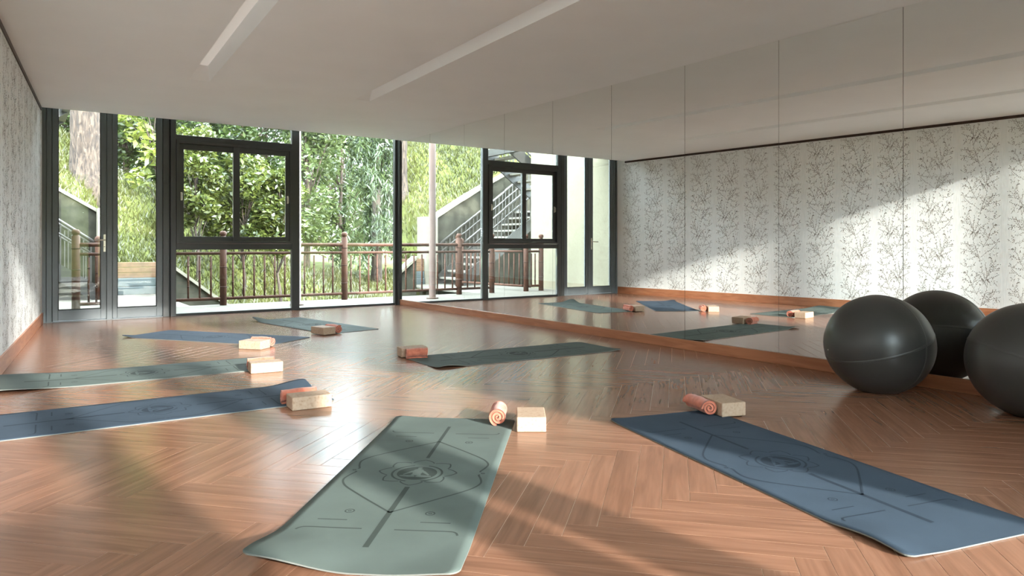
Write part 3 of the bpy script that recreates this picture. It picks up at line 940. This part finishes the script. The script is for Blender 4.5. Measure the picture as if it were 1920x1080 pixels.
block(1.415, 4.116, dg(-4.5), 0.23, 0.15, 0.0004, 'cork block at the end of the left-edge blue mat')
towel(1.400, 4.258, dg(-2), ZM, 0.21, 'coral rolled towel behind the block of the left-edge blue mat', 3)
block(1.540, 5.452, dg(-6.5), 0.23, 0.15, 0.0004, 'cork block at the end of the dark green mat at left')
towel(1.545, 5.596, dg(-4), ZM, 0.20, 'coral rolled towel behind the block of the dark green left mat', 4)
block(1.800, 6.721, dg(40.9), 0.15, 0.23, 0.0004, 'cork block beside the blue mat in front of the doors')
towel(1.903, 6.815, dg(-49.1), ZM, 0.20, 'coral rolled towel on the blue mat in front of the doors', 5)
block(2.687, 7.371, dg(15.4), 0.15, 0.23, ZM, 'shaded cork block on the corner of the farthest green mat')
towel(2.812, 7.408, dg(-74.6), ZM, 0.20, 'coral rolled towel on the farthest green mat', 6)
block(2.780, 5.475, dg(-12), 0.23, 0.15, ZM, 'cork block behind a towel on the middle green mat by the mirrors')
towel(2.752, 5.338, dg(-14), ZM, 0.18, 'coral rolled towel on the corner of the middle green mat by the mirrors', 8)

# ------------------------------------------------------------------ exercise balls
def ball(x, y, rot, label, valve, group):
    R = 0.326
    o = empty('exercise_ball', (x, y, 0))
    nu, nv = 72, 44
    V_ = []; F_ = []
    for i in range(nv + 1):
        ph = PI * i / nv
        for k in range(nu):
            a = 2 * PI * k / nu
            z = R * math.cos(ph)
            zz = max(z, -0.945 * R)
            zz *= 0.985
            rr_ = R * math.sin(ph) * (1.0 + 0.01 * (1 - abs(math.cos(ph))))
            V_.append((rr_ * math.cos(a), rr_ * math.sin(a), zz))
    for i in range(nv):
        for k in range(nu):
            F_.append((i * nu + k, (i + 1) * nu + k, (i + 1) * nu + (k + 1) % nu, i * nu + (k + 1) % nu))
    zc_ = 0.945 * 0.985 * R + 0.0003
    bd = MB().add(V_, F_).build('ball_body', M['ball'], o, smooth=True); bd.location = (0, 0, zc_)
    # welded seams: two raised great circles
    for (ax, ay) in rot:
        mtx = Matrix.Rotation(ay, 3, 'Z') @ Matrix.Rotation(ax, 3, 'X')
        sm = MB(); n = 96; pts = []
        V2 = []
        for k in range(n):
            a = 2 * PI * k / n
            t = mtx @ Vector((math.cos(a), math.sin(a), 0)); nrm = mtx @ Vector((0, 0, 1))
            for off, rad in ((-0.008, R * 1.0002), (-0.005, R * 1.005), (0.005, R * 1.005), (0.008, R * 1.0002)):
                p = t * rad + nrm * off
                hz = p.z / R
                p = Vector((p.x * (1 + 0.01 * (1 - abs(hz))), p.y * (1 + 0.01 * (1 - abs(hz))), max(p.z, -0.942 * R) * 0.985))
                V2.append(p)
        F2 = []
        for k in range(n):
            j = (k + 1) % n
            for s in range(3):
                F2.append((k * 4 + s, k * 4 + s + 1, j * 4 + s + 1, j * 4 + s))
        q = sm.add(V2, F2).build('seam', M['ball_seam'], bd, smooth=True)
    # valve plug
    vx, vz = valve
    dv = Vector((math.cos(vz) * math.cos(vx), math.cos(vz) * math.sin(vx), math.sin(vz)))
    p = MB().lathe([(0.0045, -0.002), (0.0045, 0.003), (0.003, 0.0045)], 10).build('valve_plug', M['plug'], bd)
    p.location = dv * R * 1.0; p.rotation_euler = dv.to_track_quat('Z', 'Y').to_euler()
    tag(o, label, 'exercise ball', group)
ball(4.600, 2.430, [(dg(18), dg(-119)), (dg(90), dg(80.9))], 'glossy charcoal exercise ball standing wholly in view by the mirror', (dg(145), dg(-6)), 'exercise balls')
ball(4.655, 1.590, [(dg(20), dg(40)), (dg(90), dg(75))], 'charcoal exercise ball cut off by the right edge of the photo', (dg(40), dg(-30)), 'exercise balls')

# ================================================================== outside
def at(px, py, Y):
    vx = math.sin(YAW) + (px - 960) / 1333.33 * math.cos(YAW)
    vy = math.cos(YAW) - (px - 960) / 1333.33 * math.sin(YAW)
    t = Y / vy
    return Vector((vx * t, Y, CAM_H - (py - 459.5) / 1333.33 * t))

def sstep(t):
    t = np.clip(t, 0, 1); return t * t * (3 - 2 * t)
def foot(x):
    return np.where(x < 1.3, np.minimum(1.5 + 0.66 * (1.3 - x), 4.3), np.where(x < 1.6, 1.5 - (x - 1.3) / 0.3 * 0.9, np.where(x < 2.4, 0.6, np.maximum(0.6 - 0.75 * (x - 2.4), -0.62))))
def ridge(x):
    return np.clip(4.15 - 0.56 * x, -0.05, 6.2)
def gz(x, y):
    x = np.asarray(x, float); y = np.asarray(y, float)
    F_ = foot(x); H_ = np.maximum(ridge(x), F_ + 0.1)
    z = F_ + (H_ - F_) * sstep((y - 16.2) / 4.6) + np.maximum(0, y - 20.8) * 0.03
    z = z + 0.10 * np.sin(1.3 * x + 0.7 * y) * sstep((y - 16.3) / 2) + 0.06 * np.sin(2.9 * x - 1.9 * y) * sstep((y - 16.3) / 2)
    low = -0.62 + (F_ + 0.62) * sstep((y - np.where(x < 3.95, 15.0, 14.0)) / np.where(x < 3.95, 0.15, 1.15))
    z = np.where(y < 16.15, np.where(x > 2.35, low, -0.62), z)
    return z
gx_ = np.concatenate([np.linspace(-60, -9, 18), np.linspace(-8.6, 12, 150), np.linspace(12.5, 70, 24)])
gy_ = np.concatenate([np.linspace(12.9, 24, 120), np.linspace(24.6, 90, 24)])
GX, GY = np.meshgrid(gx_, gy_)
GZ = gz(GX, GY)
nx_, ny_ = len(gx_), len(gy_)
gv = np.stack([GX.ravel(), GY.ravel(), GZ.ravel()], 1)
gf = [(j * nx_ + i, j * nx_ + i + 1, (j + 1) * nx_ + i + 1, (j + 1) * nx_ + i) for j in range(ny_ - 1) for i in range(nx_ - 1)]
tm = bpy.data.meshes.new('terrain'); tm.from_pydata(gv.tolist(), [], gf); tm.materials.append(M['bank'])
tm.polygons.foreach_set('use_smooth', [True] * len(tm.polygons))
to = bpy.data.objects.new('terrain', tm); COL.objects.link(to)
struct(to, 'grassy bank rising behind the deck')
struct(MB().add([(-60, -70, -.64), (70, -70, -.64), (70, 12.95, -.64), (-60, 12.95, -.64)], [(0, 1, 2, 3)]).build('ground', M['soil']), 'bare ground around the studio building')

hv_ = []; hf_ = []
for j, (yy, zz) in enumerate(((-12, -0.66), (-18, 0.6), (-26, 4.2), (-34, 7.9), (-42, 8.4), (-60, 8.6))):
    for k in range(21):
        xx = -60 + 6.5 * k
        hv_.append((xx, yy, zz + 0.25 * math.sin(k * 1.7 + j)))
for j in range(5):
    for k in range(20):
        hf_.append((j * 21 + k, j * 21 + k + 1, (j + 1) * 21 + k + 1, (j + 1) * 21 + k))
struct(MB().add(hv_, hf_).build('added_hillside', M['bank'], None, smooth=True), 'grassy rise added behind the camera to hide the low sky')  # added unseen slope, blocks low rear sky and its glare in the panes

def tri_cloud(name, V_, rnd, mat, parent, per):
    """V_: (n*per,3) vertices, faces of `per` vertices each"""
    n = len(V_) // per
    me = bpy.data.meshes.new(name)
    me.vertices.add(len(V_)); me.vertices.foreach_set('co', np.asarray(V_, np.float32).ravel())
    me.loops.add(len(V_)); me.loops.foreach_set('vertex_index', np.arange(len(V_), dtype=np.int32))
    me.polygons.add(n)
    me.polygons.foreach_set('loop_start', np.arange(0, len(V_), per, dtype=np.int32))
    me.polygons.foreach_set('loop_total', np.full(n, per, np.int32))
    at_ = me.attributes.new('rnd', 'FLOAT', 'FACE'); at_.data.foreach_set('value', np.asarray(rnd, np.float32))
    me.materials.append(mat); me.update(calc_edges=True)
    o = bpy.data.objects.new(name, me); COL.objects.link(o)
    if parent is not None: o.parent = parent
    return o
# grass
n = 90000
px_ = rng.uniform(-9, 10, n); py_ = np.where(rng.random(n) < 0.85, rng.uniform(15.1, 22.5, n), rng.uniform(14.2, 16.2, n))
ok = (py_ > 16.25) | (px_ > 3.4)
px_, py_ = px_[ok], py_[ok]; n = len(px_)
pz_ = gz(px_, py_)
a_ = rng.uniform(0, 2 * PI, n); hgt = rng.uniform(0.05, 0.17, n); lean = rng.normal(0, 0.5, (n, 2))
wv_ = 0.012 + 0.012 * rng.random(n)
p0 = np.stack([px_ - np.cos(a_) * wv_, py_ - np.sin(a_) * wv_, pz_ - 0.02], 1)
p1 = np.stack([px_ + np.cos(a_) * wv_, py_ + np.sin(a_) * wv_, pz_ - 0.02], 1)
p2 = np.stack([px_ + lean[:, 0] * hgt, py_ + lean[:, 1] * hgt, pz_ + hgt], 1)
gcl = np.clip(0.5 + 0.28 * np.sin(px_ * 1.7 + 1.1 * np.sin(py_ * 1.3)) + rng.normal(0, 0.22, n), 0, 1)
go = tri_cloud('grass', np.stack([p0, p1, p2], 1).reshape(-1, 3), gcl, M['grass_blade'], None, 3)
tag(go, 'yellow-green grass covering the steep bank outside', 'grass', kind='stuff')

def leaf_quads(C, size, droop=0.0, up=0.4, ratio=0.42):
    """folded diamond leaves at centres C"""
    n = len(C)
    dv = rng.normal(0, 1, (n, 3)); dv[:, 2] = dv[:, 2] * 0.6 - droop
    dv /= np.linalg.norm(dv, axis=1)[:, None]
    nr = rng.normal(0, 1, (n, 3)); nr[:, 2] += up * 2.5
    sd = np.cross(dv, nr); sd /= np.linalg.norm(sd, axis=1)[:, None] + 1e-9
    nn = np.cross(sd, dv)
    s = (size * rng.uniform(0.7, 1.25, n))[:, None]
    b0 = C - dv * s * 0.5; b2 = C + dv * s * 0.5 - nn * s * 0.06
    l_ = C - dv * s * 0.05 + sd * s * ratio * 0.5 + nn * s * 0.07
    r_ = C - dv * s * 0.05 - sd * s * ratio * 0.5 + nn * s * 0.07
    return np.stack([b0, l_, b2, r_], 1).reshape(-1, 3)
def clump_pts(centres, radii, n, shell=0.55):
    k = rng.integers(0, len(centres), n)
    dv = rng.normal(0, 1, (n, 3)); dv /= np.linalg.norm(dv, axis=1)[:, None]
    r = (shell + (1 - shell) * rng.random(n)) 
    return np.asarray(centres)[k] + dv * (np.asarray(radii)[k] * r)[:, None]

def tree(name, label, base, height, spread, n, size, mat, nclump=14, trunk_r=0.12, group=None, cat='tree', crown0=0.35, lean=(0, 0), clr=0.9, crown_name='crown', droop=0.1):
    bx, by = base
    bz = float(gz(bx, by)) - 0.05
    t = empty(name, (bx, by, bz))
    cs, rs = [], []
    for i in range(nclump):
        f = crown0 + (1 - crown0) * (i + 0.5) / nclump
        a = rng.uniform(0, 2 * PI); rad = spread * (0.25 + 0.75 * math.sin(PI * min(1, max(0.12, (f - crown0) / (1 - crown0) * 0.85 + 0.15)))) * math.sqrt(rng.random())
        cs.append((lean[0] * f + rad * math.cos(a), lean[1] * f + rad * math.sin(a), height * f))
        rs.append(spread * rng.uniform(0.34, 0.55) * clr)
    tr = MB()
    top = Vector((lean[0] * 0.85, lean[1] * 0.85, height * 0.88))
    pts = [Vector((top.x * k / 7 + rng.normal(0, 0.03), top.y * k / 7 + rng.normal(0, 0.03), top.z * k / 7)) for k in range(8)]
    pts[0] = Vector((0, 0, -0.1))
    tr.tube(pts, [trunk_r * (1 - 0.8 * k / 7) for k in range(8)], 9)
    tr.build('trunk', M['bark'], t, smooth=True)
    bmb = MB()
    for c in cs:
        c = Vector(c); k = min(6, max(1, int(7 * (c.z / height) * 0.75)))
        s0 = pts[k]; md = (s0 + c) / 2 + Vector((0, 0, 0.06 * height * 0.3))
        bmb.tube([s0, md, c], [trunk_r * 0.34, trunk_r * 0.22, trunk_r * 0.08], 6)
    bo = bmb.build('branches', M['bark'], t, smooth=True)
    bo['kind'] = 'stuff'
    C = clump_pts(cs, rs, n)
    cz = np.clip((C[:, 2] / height - crown0) / (1 - crown0), 0, 1)
    co = tri_cloud(crown_name, leaf_quads(C, size, droop), np.clip(rng.normal(0.45, 0.25, n) + 0.0 * cz, 0, 1), mat, t, 4)
    co['kind'] = 'stuff'
    tag(t, label, cat, group)
    return t
# --- shrubs outside the sliding window
for (px, Y, h_, sp, nl, lab) in ((368, 17.0, 3.3, 0.85, 6500, 'broad-leaved evergreen shrub behind the left sliding sash'),
                                 (455, 17.5, 3.3, 0.95, 7000, 'bushy evergreen shrub behind the middle of the sliding window'),
                                 (528, 17.0, 3.1, 0.72, 5000, 'narrower evergreen shrub behind the right sliding sash')):
    p = at(px, 460, Y)
    tree('evergreen_shrub', lab, (p.x, p.y), h_, sp, nl, 0.15, M['leaf_shrub'], 22, 0.04, 'shrubs outside the sliding window', 'shrub', 0.44, droop=0.2, clr=0.75)
p = at(300, 460, 18.8)
tree('leafy_sapling', 'young tree with lime green leaves beside the door frame', (p.x, p.y), 3.3, 0.75, 460, 0.24, M['leaf_lime'], 10, 0.04, None, 'tree', 0.3, lean=(-0.3, 0))
# --- broadleaf trees beyond
specs = [(455, 21.5, 5.6, 1.7, 8000, 0.20, 'leaf_tree', 'leafy tree rising behind the shrubs of the sliding window'),
         (575, 20.0, 5.2, 1.25, 8000, 0.17, 'leaf_pale', 'light green tree behind the post between window and fixed pane'),
         (640, 25.0, 5.4, 1.6, 7500, 0.20, 'leaf_pale', 'pale green tree in the middle of the fixed pane'),
         (340, 23.0, 6.4, 1.9, 8000, 0.22, 'leaf_tree', 'dark leafy tree above the doors and sliding window'),
         (235, 24.0, 5.2, 1.7, 7000, 0.22, 'leaf_tree', 'dark tree high on the bank behind the right door leaf'),
         (560, 30.0, 7.0, 2.4, 5200, 0.30, 'leaf_pale', 'hazy pale tree far behind the window post'),
         (700, 29.0, 6.6, 2.2, 4600, 0.30, 'leaf_pale', 'hazy light tree far behind the conifer'),
         (395, 27.0, 7.2, 2.2, 6000, 0.26, 'leaf_pale', 'pale tree far behind the left sliding sash'),
         (500, 26.0, 6.8, 2.0, 6000, 0.24, 'leaf_tree', 'mid green tree far behind the right sliding sash'),
         (290, 29.0, 7.2, 2.2, 5000, 0.28, 'leaf_tree', 'dark tree far behind the frame between doors and window'),
         (120, 27.0, 5.0, 1.8, 3600, 0.25, 'leaf_tree', 'dark tree behind the thick trunk on the bank')]
for (px, Y, h_, sp, nl, sz, mt, lab) in specs:
    p = at(px, 460, Y)
    tree('broadleaf_tree', lab, (p.x, p.y), h_ + 0.4, sp, nl, sz, M[mt], 24, 0.10, 'trees beyond the glazed wall', 'tree', 0.16)
# hedge line on top of the bank, seen in the mirrors
for i, (x, Y, lab) in enumerate(((-3.6, 22.2, 'low dark bush on the bank top, far left in the mirror'), (-1.2, 22.0, 'low dark bush on the bank top near the brown pole in the mirror'), (1.2, 22.6, 'low dark bush on the bank crest behind the big trunk'))):
    tree('bank_bush', lab, (x, Y), 1.5, 1.25, 2600, 0.17, M['leaf_tree'], 10, 0.05, 'bushes on the bank top', 'shrub', 0.15)

# --- conifer with drooping sprays
p = at(706, 460, 19.5)
cb = float(gz(p.x, p.y)) - 0.05
con = empty('conifer', (p.x, p.y, cb))
trk = MB().tube([(0, 0, -0.1), (0.02, 0, 2), (-0.03, 0.02, 4), (0, 0, 7.5)], [0.17, 0.14, 0.10, 0.02], 10).build('trunk', M['bark'], con, smooth=True)
NV, ND = [], []
bmb = MB()
for i in range(120):
    z = 1.0 + 6.3 * (i / 120.0); a = rng.uniform(0, 2 * PI); ln = (1.55 - 0.17 * z) * rng.uniform(0.7, 1.1)
    if ln < 0.15: continue
    dr = np.array([math.cos(a), math.sin(a)])
    pts = []
    for k in range(9):
        t = k / 8
        pts.append((dr[0] * ln * t, dr[1] * ln * t, z + 0.22 * ln * t - 0.75 * ln * t * t))
    bmb.tube(pts[::2], [0.018, 0.014, 0.010, 0.006, 0.003], 5)
    for k in range(1, 9):
        m_ = 15
        q = np.array(pts[k]) + rng.normal(0, 0.07, (m_, 3))
        NV.append(q)
bmb.build('branches', M['bark'], con)['kind'] = 'stuff'
NV = np.concatenate(NV)
cc = tri_cloud('needles', leaf_quads(NV, 0.26, 1.3, 0.0, 0.16), np.clip(rng.normal(0.45, 0.26, len(NV)), 0, 1), M['needle'], con, 4)
cc['kind'] = 'stuff'
tag(con, 'tall conifer with drooping sprays behind the fixed pane', 'tree')

# --- big furrowed trunk on the bank
p = at(166, 352, 18.2)
bx, by = p.x, p.y; bz = float(gz(bx, by)) - 0.15
bt = empty('pine_tree', (bx, by, bz))
ns, nr = 56, 46
V_ = []; F_ = []
for j in range(nr):
    z = -0.9 + 7.9 * j / (nr - 1)
    r = 0.30 + 0.16 * math.exp(-max(z, 0) / 0.35) - 0.012 * z
    for k in range(ns):
        a = 2 * PI * k / ns
        rid = 0.016 * math.sin(k * 2 * PI / ns * 14 + 1.3 * math.sin(z * 2.3)) + 0.010 * math.sin(k * 9.1 + z * 6.0)
        V_.append((-0.035 * z + (r + rid) * math.cos(a), (r + rid) * math.sin(a), z))
for j in range(nr - 1):
    for k in range(ns):
        F_.append((j * ns + k, j * ns + (k + 1) % ns, (j + 1) * ns + (k + 1) % ns, (j + 1) * ns + k))
MB().add(V_, F_).build('trunk', M['bark'], bt, smooth=True)
C = clump_pts([(0.3, 0.3, 6.2), (-1.0, 0, 6.6), (0.9, 0.5, 6.9), (-0.3, -0.8, 7.3)], [0.9, 0.9, 0.9, 1.0], 2600)
tri_cloud('crown', leaf_quads(C, 0.25, 0.3, 0.2, 0.2), np.clip(rng.normal(0.4, 0.25, 2600), 0, 1), M['needle'], bt, 4)['kind'] = 'stuff'
tag(bt, 'thick furrowed tree trunk on the bank behind the left door leaf', 'tree')

# --- deck
dk = struct(empty('deck', (0, 0, -0.03)), 'weathered board deck outside the glazed wall')
bw = 0.142
y = YF + 0.20
i = 0
bmA = MB().box(0, 0, -0.03, 9.6 - 0.20, bw - 0.005, 0).mesh('board', M['deck'])
bmB = MB().box(0, 0, -0.03, 2.30 - 0.30, bw - 0.005, 0).mesh('board', M['deck'])
while y < 15.8:
    wide = y < 12.33
    o = bpy.data.objects.new('board', bmA if wide else bmB)
    o.location = (0.20 if wide else 0.30, y, 0); o.parent = dk; COL.objects.link(o)
    y += bw; i += 1
struct(MB().box(0.22, YF + 0.075, -0.25, 9.6, YF + 0.195, -0.004).build('trim_3', M['sill']), 'pale stone sill strip outside the glazing')
struct(MB().box(0.2, YF + 0.2, -0.5, 9.6, 12.42, -0.065).build('deck_frame', M['stair_steel']), 'dark substructure under the deck')

# --- wing of the building: cream rendered wall left of the doors
struct(MB().box(-0.6, YF + 0.13, -0.6, 0.285, 13.15, 6.0).build('wall_wing', M['cream']), 'cream rendered wall of the building wing outside')

# --- bamboo-style railing
def post_mb(ht=1.21, r=0.055):
    m_ = MB().lathe([(r, 0), (r, ht - 0.10), (r * 0.72, ht - 0.092), (r * 0.72, ht - 0.075), (r * 1.02, ht - 0.06), (r * 0.95, ht - 0.02), (r * 0.55, ht)], 14)
    return m_
pk = MB().lathe([(0.0155, 0.10), (0.0155, 0.80)], 9)
pk_mesh = pk.mesh('picket', M['bamboo'], True)
nd_mesh = MB().lathe([(0.0158, -0.008), (0.0205, 0), (0.0158, 0.008)], 9).mesh('node', M['bamboo_node'], True)
pnd_mesh = MB().lathe([(0.0555, -0.009), (0.061, 0), (0.0555, 0.009)], 14).mesh('node', M['bamboo_node'], True)
pm_ = post_mb().mesh('post', M['bamboo'], True)
def railing(p0, p1, posts, label, group='bamboo-style deck railings', sp=0.17, nodes=True):
    p0 = Vector(p0); p1 = Vector(p1); L_ = (p1 - p0).length; t = (p1 - p0) / L_
    e = empty('deck_railing', (p0.x, p0.y, -0.03), math.atan2(t.y, t.x))
    for (nm, z, r) in (('handrail', 0.985, 0.032), ('upper_rail', 0.845, 0.024), ('bottom_rail', 0.11, 0.026)):
        MB().tube([(0, 0, z), (L_, 0, z)], r, 10).build(nm, M['bamboo'], e, smooth=True)
    for s in posts:
        o = bpy.data.objects.new('post', pm_); o.parent = e; o.location = (s, 0, 0); COL.objects.link(o)
        for z in (0.30, 0.62, 0.93):
            q = bpy.data.objects.new('node', pnd_mesh); q.parent = o; q.location = (0, 0, z); COL.objects.link(q)
    k = 0
    s = sp * 0.6
    while s < L_ - 0.05:
        if all(abs(s - q) > 0.09 for q in posts):
            o = bpy.data.objects.new('picket', pk_mesh); o.parent = e; o.location = (s, 0, 0); COL.objects.link(o)
            if nodes and s < 5:
                for z in (0.27 + 0.05 * (k % 3), 0.56 + 0.04 * ((k + 1) % 3)):
                    q = bpy.data.objects.new('node', nd_mesh); q.parent = o; q.location = (0, 0, z); COL.objects.link(q)
        s += sp; k += 1
    tag(e, label, 'railing', group)
RY = 12.2
railing((1.97, RY, 0), (9.45, RY, 0), [0.03, 0.80, 2.87, 4.94, 7.01], 'brown bamboo-style railing along the deck edge outside the windows')
railing((0.72, RY, 0), (1.12, RY, 0), [0.0, 0.40], 'short brown railing piece with ball-top post outside the left door leaf', sp=0.1)
railing((1.14, RY + 0.1, 0), (1.37, 14.4, 0), [2.3], 'railing beside the path to the stairs, seen in the mirrors', nodes=False)

# --- brown pole carrying the eaves
pl = MB().lathe([(0.11, -0.03), (0.11, -0.005), (0.063, 0.0), (0.063, 3.2)], 20).build('canopy_pole', M['pole'], None, smooth=False)
for f in pl.data.polygons: f.use_smooth = len(f.vertices) == 4 and abs(f.normal.z) < 0.5
pl.location = (3.752, 11.50, -0.0)
tag(pl, 'slim brown metal pole outside the fixed pane, seen in the mirrors', 'pole')

# --- retaining walls with pale coping
def sloped_wall(name, y0, y1, prof, zb, mat, label, cop=0.07):
    e = struct(empty(name, (prof[0][0], y0, zb)), label)
    o0 = Vector((-prof[0][0], -y0, -zb))
    m_ = MB()
    for (xa, za), (xb, zb2) in zip(prof[:-1], prof[1:]):
        m_.add([(xa, y0, zb), (xb, y0, zb), (xb, y1, zb), (xa, y1, zb), (xa, y0, za), (xb, y0, zb2), (xb, y1, zb2), (xa, y1, za)],
               [(0, 3, 2, 1), (4, 5, 6, 7), (0, 1, 5, 4), (1, 2, 6, 5), (2, 3, 7, 6), (3, 0, 4, 7)])
    b1 = m_.build('wall_face', mat, e); b1.location = o0
    for (xa, za), (xb, zb2) in zip(prof[:-1], prof[1:]):
        c_ = MB().add([(xa, y0 - .05, za), (xb, y0 - .05, zb2), (xb, y1 + .04, zb2), (xa, y1 + .04, za), (xa, y0 - .05, za + cop), (xb, y0 - .05, zb2 + cop), (xb, y1 + .04, zb2 + cop), (xa, y1 + .04, za + cop)],
               [(0, 3, 2, 1), (4, 5, 6, 7), (0, 1, 5, 4), (1, 2, 6, 5), (2, 3, 7, 6), (3, 0, 4, 7)]).build('coping', M['coping'], e)
        c_.location = o0
sloped_wall('retaining_wall', 15.95, 16.25, [(-5.0, 4.6), (-1.1, 2.95), (0.0, 2.36), (0.7, 1.95), (1.30, 1.58)], -0.7, M['stone'], 'dark mossy retaining wall with pale coping beside the stairs')
sloped_wall('retaining_wall', 14.92, 15.12, [(2.32, 0.62), (2.75, 0.28), (3.2, -0.08), (3.9, -0.6)], -0.7, M['stone'], 'low sloping retaining wall below the deck railing')
struct(MB().box(1.28, 15.75, -0.62, 1.62, 16.25, 1.66).build('end_pier', M['coping'], bevel=0.01), 'cream pier ending the mossy retaining wall')
# timber planter wall at the end of the path
tw = empty('timber_edging', (1.95, 15.9, -0.03))
for k in range(3):
    MB().box(-0.32, -0.05, 0.33 + k * 0.105, 0.40, 0.03, 0.33 + k * 0.105 + 0.10).build('timber', M['timber'], tw, bevel=0.006)
MB().box(-0.32, -0.10, 0.0, 0.40, 0.03, 0.155).build('plinth_stone', M['plinth'], tw, bevel=0.01)
MB().box(-0.32, -0.07, 0.16, 0.40, 0.03, 0.325).build('plinth_stone', M['plinth'], tw, bevel=0.01)
tag(tw, 'low timber edging on grey-blue stone at the end of the path', 'edging')

# --- steel staircase: lower flight rising to the left, landing, upper flight doubling back to the wing
st = empty('outdoor_staircase', (1.2, 15.3, -0.03))
SO = Vector((-1.2, -15.3, 0.03))
def sp_(name, mb, mat, **kw):
    o = mb.build(name, mat, st, **kw); o.location = SO; return o
rise, run, nst = 0.172, 0.235, 11
X0s = 1.20
YA0, YA1 = 14.72, 15.86
for k in range(nst):
    x1 = X0s - k * run; z1 = -0.03 + (k + 1) * rise
    sp_('tread', MB().box(x1 - run - 0.02, YA0 + .03, z1 - 0.045, x1, YA1 - .03, z1), M['tread'])
xt, zt_ = X0s - nst * run, -0.03 + nst * rise
for yy in (YA0, YA1):
    sp_('stringer', MB().beam((X0s + 0.1, yy, 0.0), (xt, yy, zt_ - 0.02), 0.05, 0.26), M['stair_steel'])
    for off in (0.95, 0.72):
        sp_('handrail' if off > 0.9 else 'guard_rail', MB().tube([(X0s - 0.05, yy, off + 0.05), (xt, yy, zt_ + off)], 0.030 if off > .9 else 0.020, 8), M['rail_steel'], smooth=True)
    for k in range(0, 2 * nst + 1):
        xx = X0s - 0.1 - k * run * 0.49; zz = k * rise * 0.5 + 0.02
        sp_('baluster', MB().beam((xx, yy, zz), (xx, yy, zz + 0.95), 0.018, 0.018), M['rail_steel'])
sp_('newel_post', MB().lathe([(0.06, 0), (0.06, 1.0), (0.045, 1.01), (0.075, 1.06), (0.06, 1.12), (0.02, 1.15)], 14, (X0s + 0.02, YA0, -0.03)), M['bamboo'], smooth=True)
YU0, YU1 = 13.45, 14.55
sp_('landing', MB().box(xt - 1.3, YU0, zt_ - 0.16, xt + 0.02, YA1, zt_), M['stair_steel'])
nu_ = 8
xs = xt + 0.12
for k in range(nu_):
    x0 = xs + k * run; z1 = zt_ + (k + 1) * rise
    sp_('tread', MB().box(x0, YU0 + .03, z1 - 0.045, x0 + run + 0.02, YU1 - .03, z1), M['tread'])
xe, ze = xs + nu_ * run, zt_ + nu_ * rise
for yy in (YU0, YU1):
    sp_('stringer', MB().beam((xs - 0.1, yy, zt_ - 0.02), (xe, yy, ze - 0.05), 0.05, 0.26), M['stair_steel'])
    sp_('handrail', MB().tube([(xs, yy, zt_ + 1.0), (xe, yy, ze + 0.95)], 0.030, 8), M['rail_steel'], smooth=True)
    for k in range(0, 2 * nu_ + 1):
        xx = xs + k * run * 0.5; zz = zt_ + k * rise * 0.5
        sp_('baluster', MB().beam((xx, yy, zz), (xx, yy, zz + 0.97), 0.018, 0.018), M['rail_steel'])
sp_('landing', MB().box(xe - 0.02, 13.16, ze - 0.16, 0.70, YU1, ze), M['stair_steel'])
for (lx_, ly_) in ((xt - 1.2, YU0 + .1), (xt - 1.2, YA1 - .1), (xt - 0.05, YA1 - .1)):
    sp_('support_post', MB().box(lx_ - .05, ly_ - .05, -0.6, lx_ + .05, ly_ + .05, zt_ - 0.16), M['stair_steel'])
tag(st, 'dark steel outdoor staircase with pale treads, seen in the mirrors and left door leaf', 'staircase')
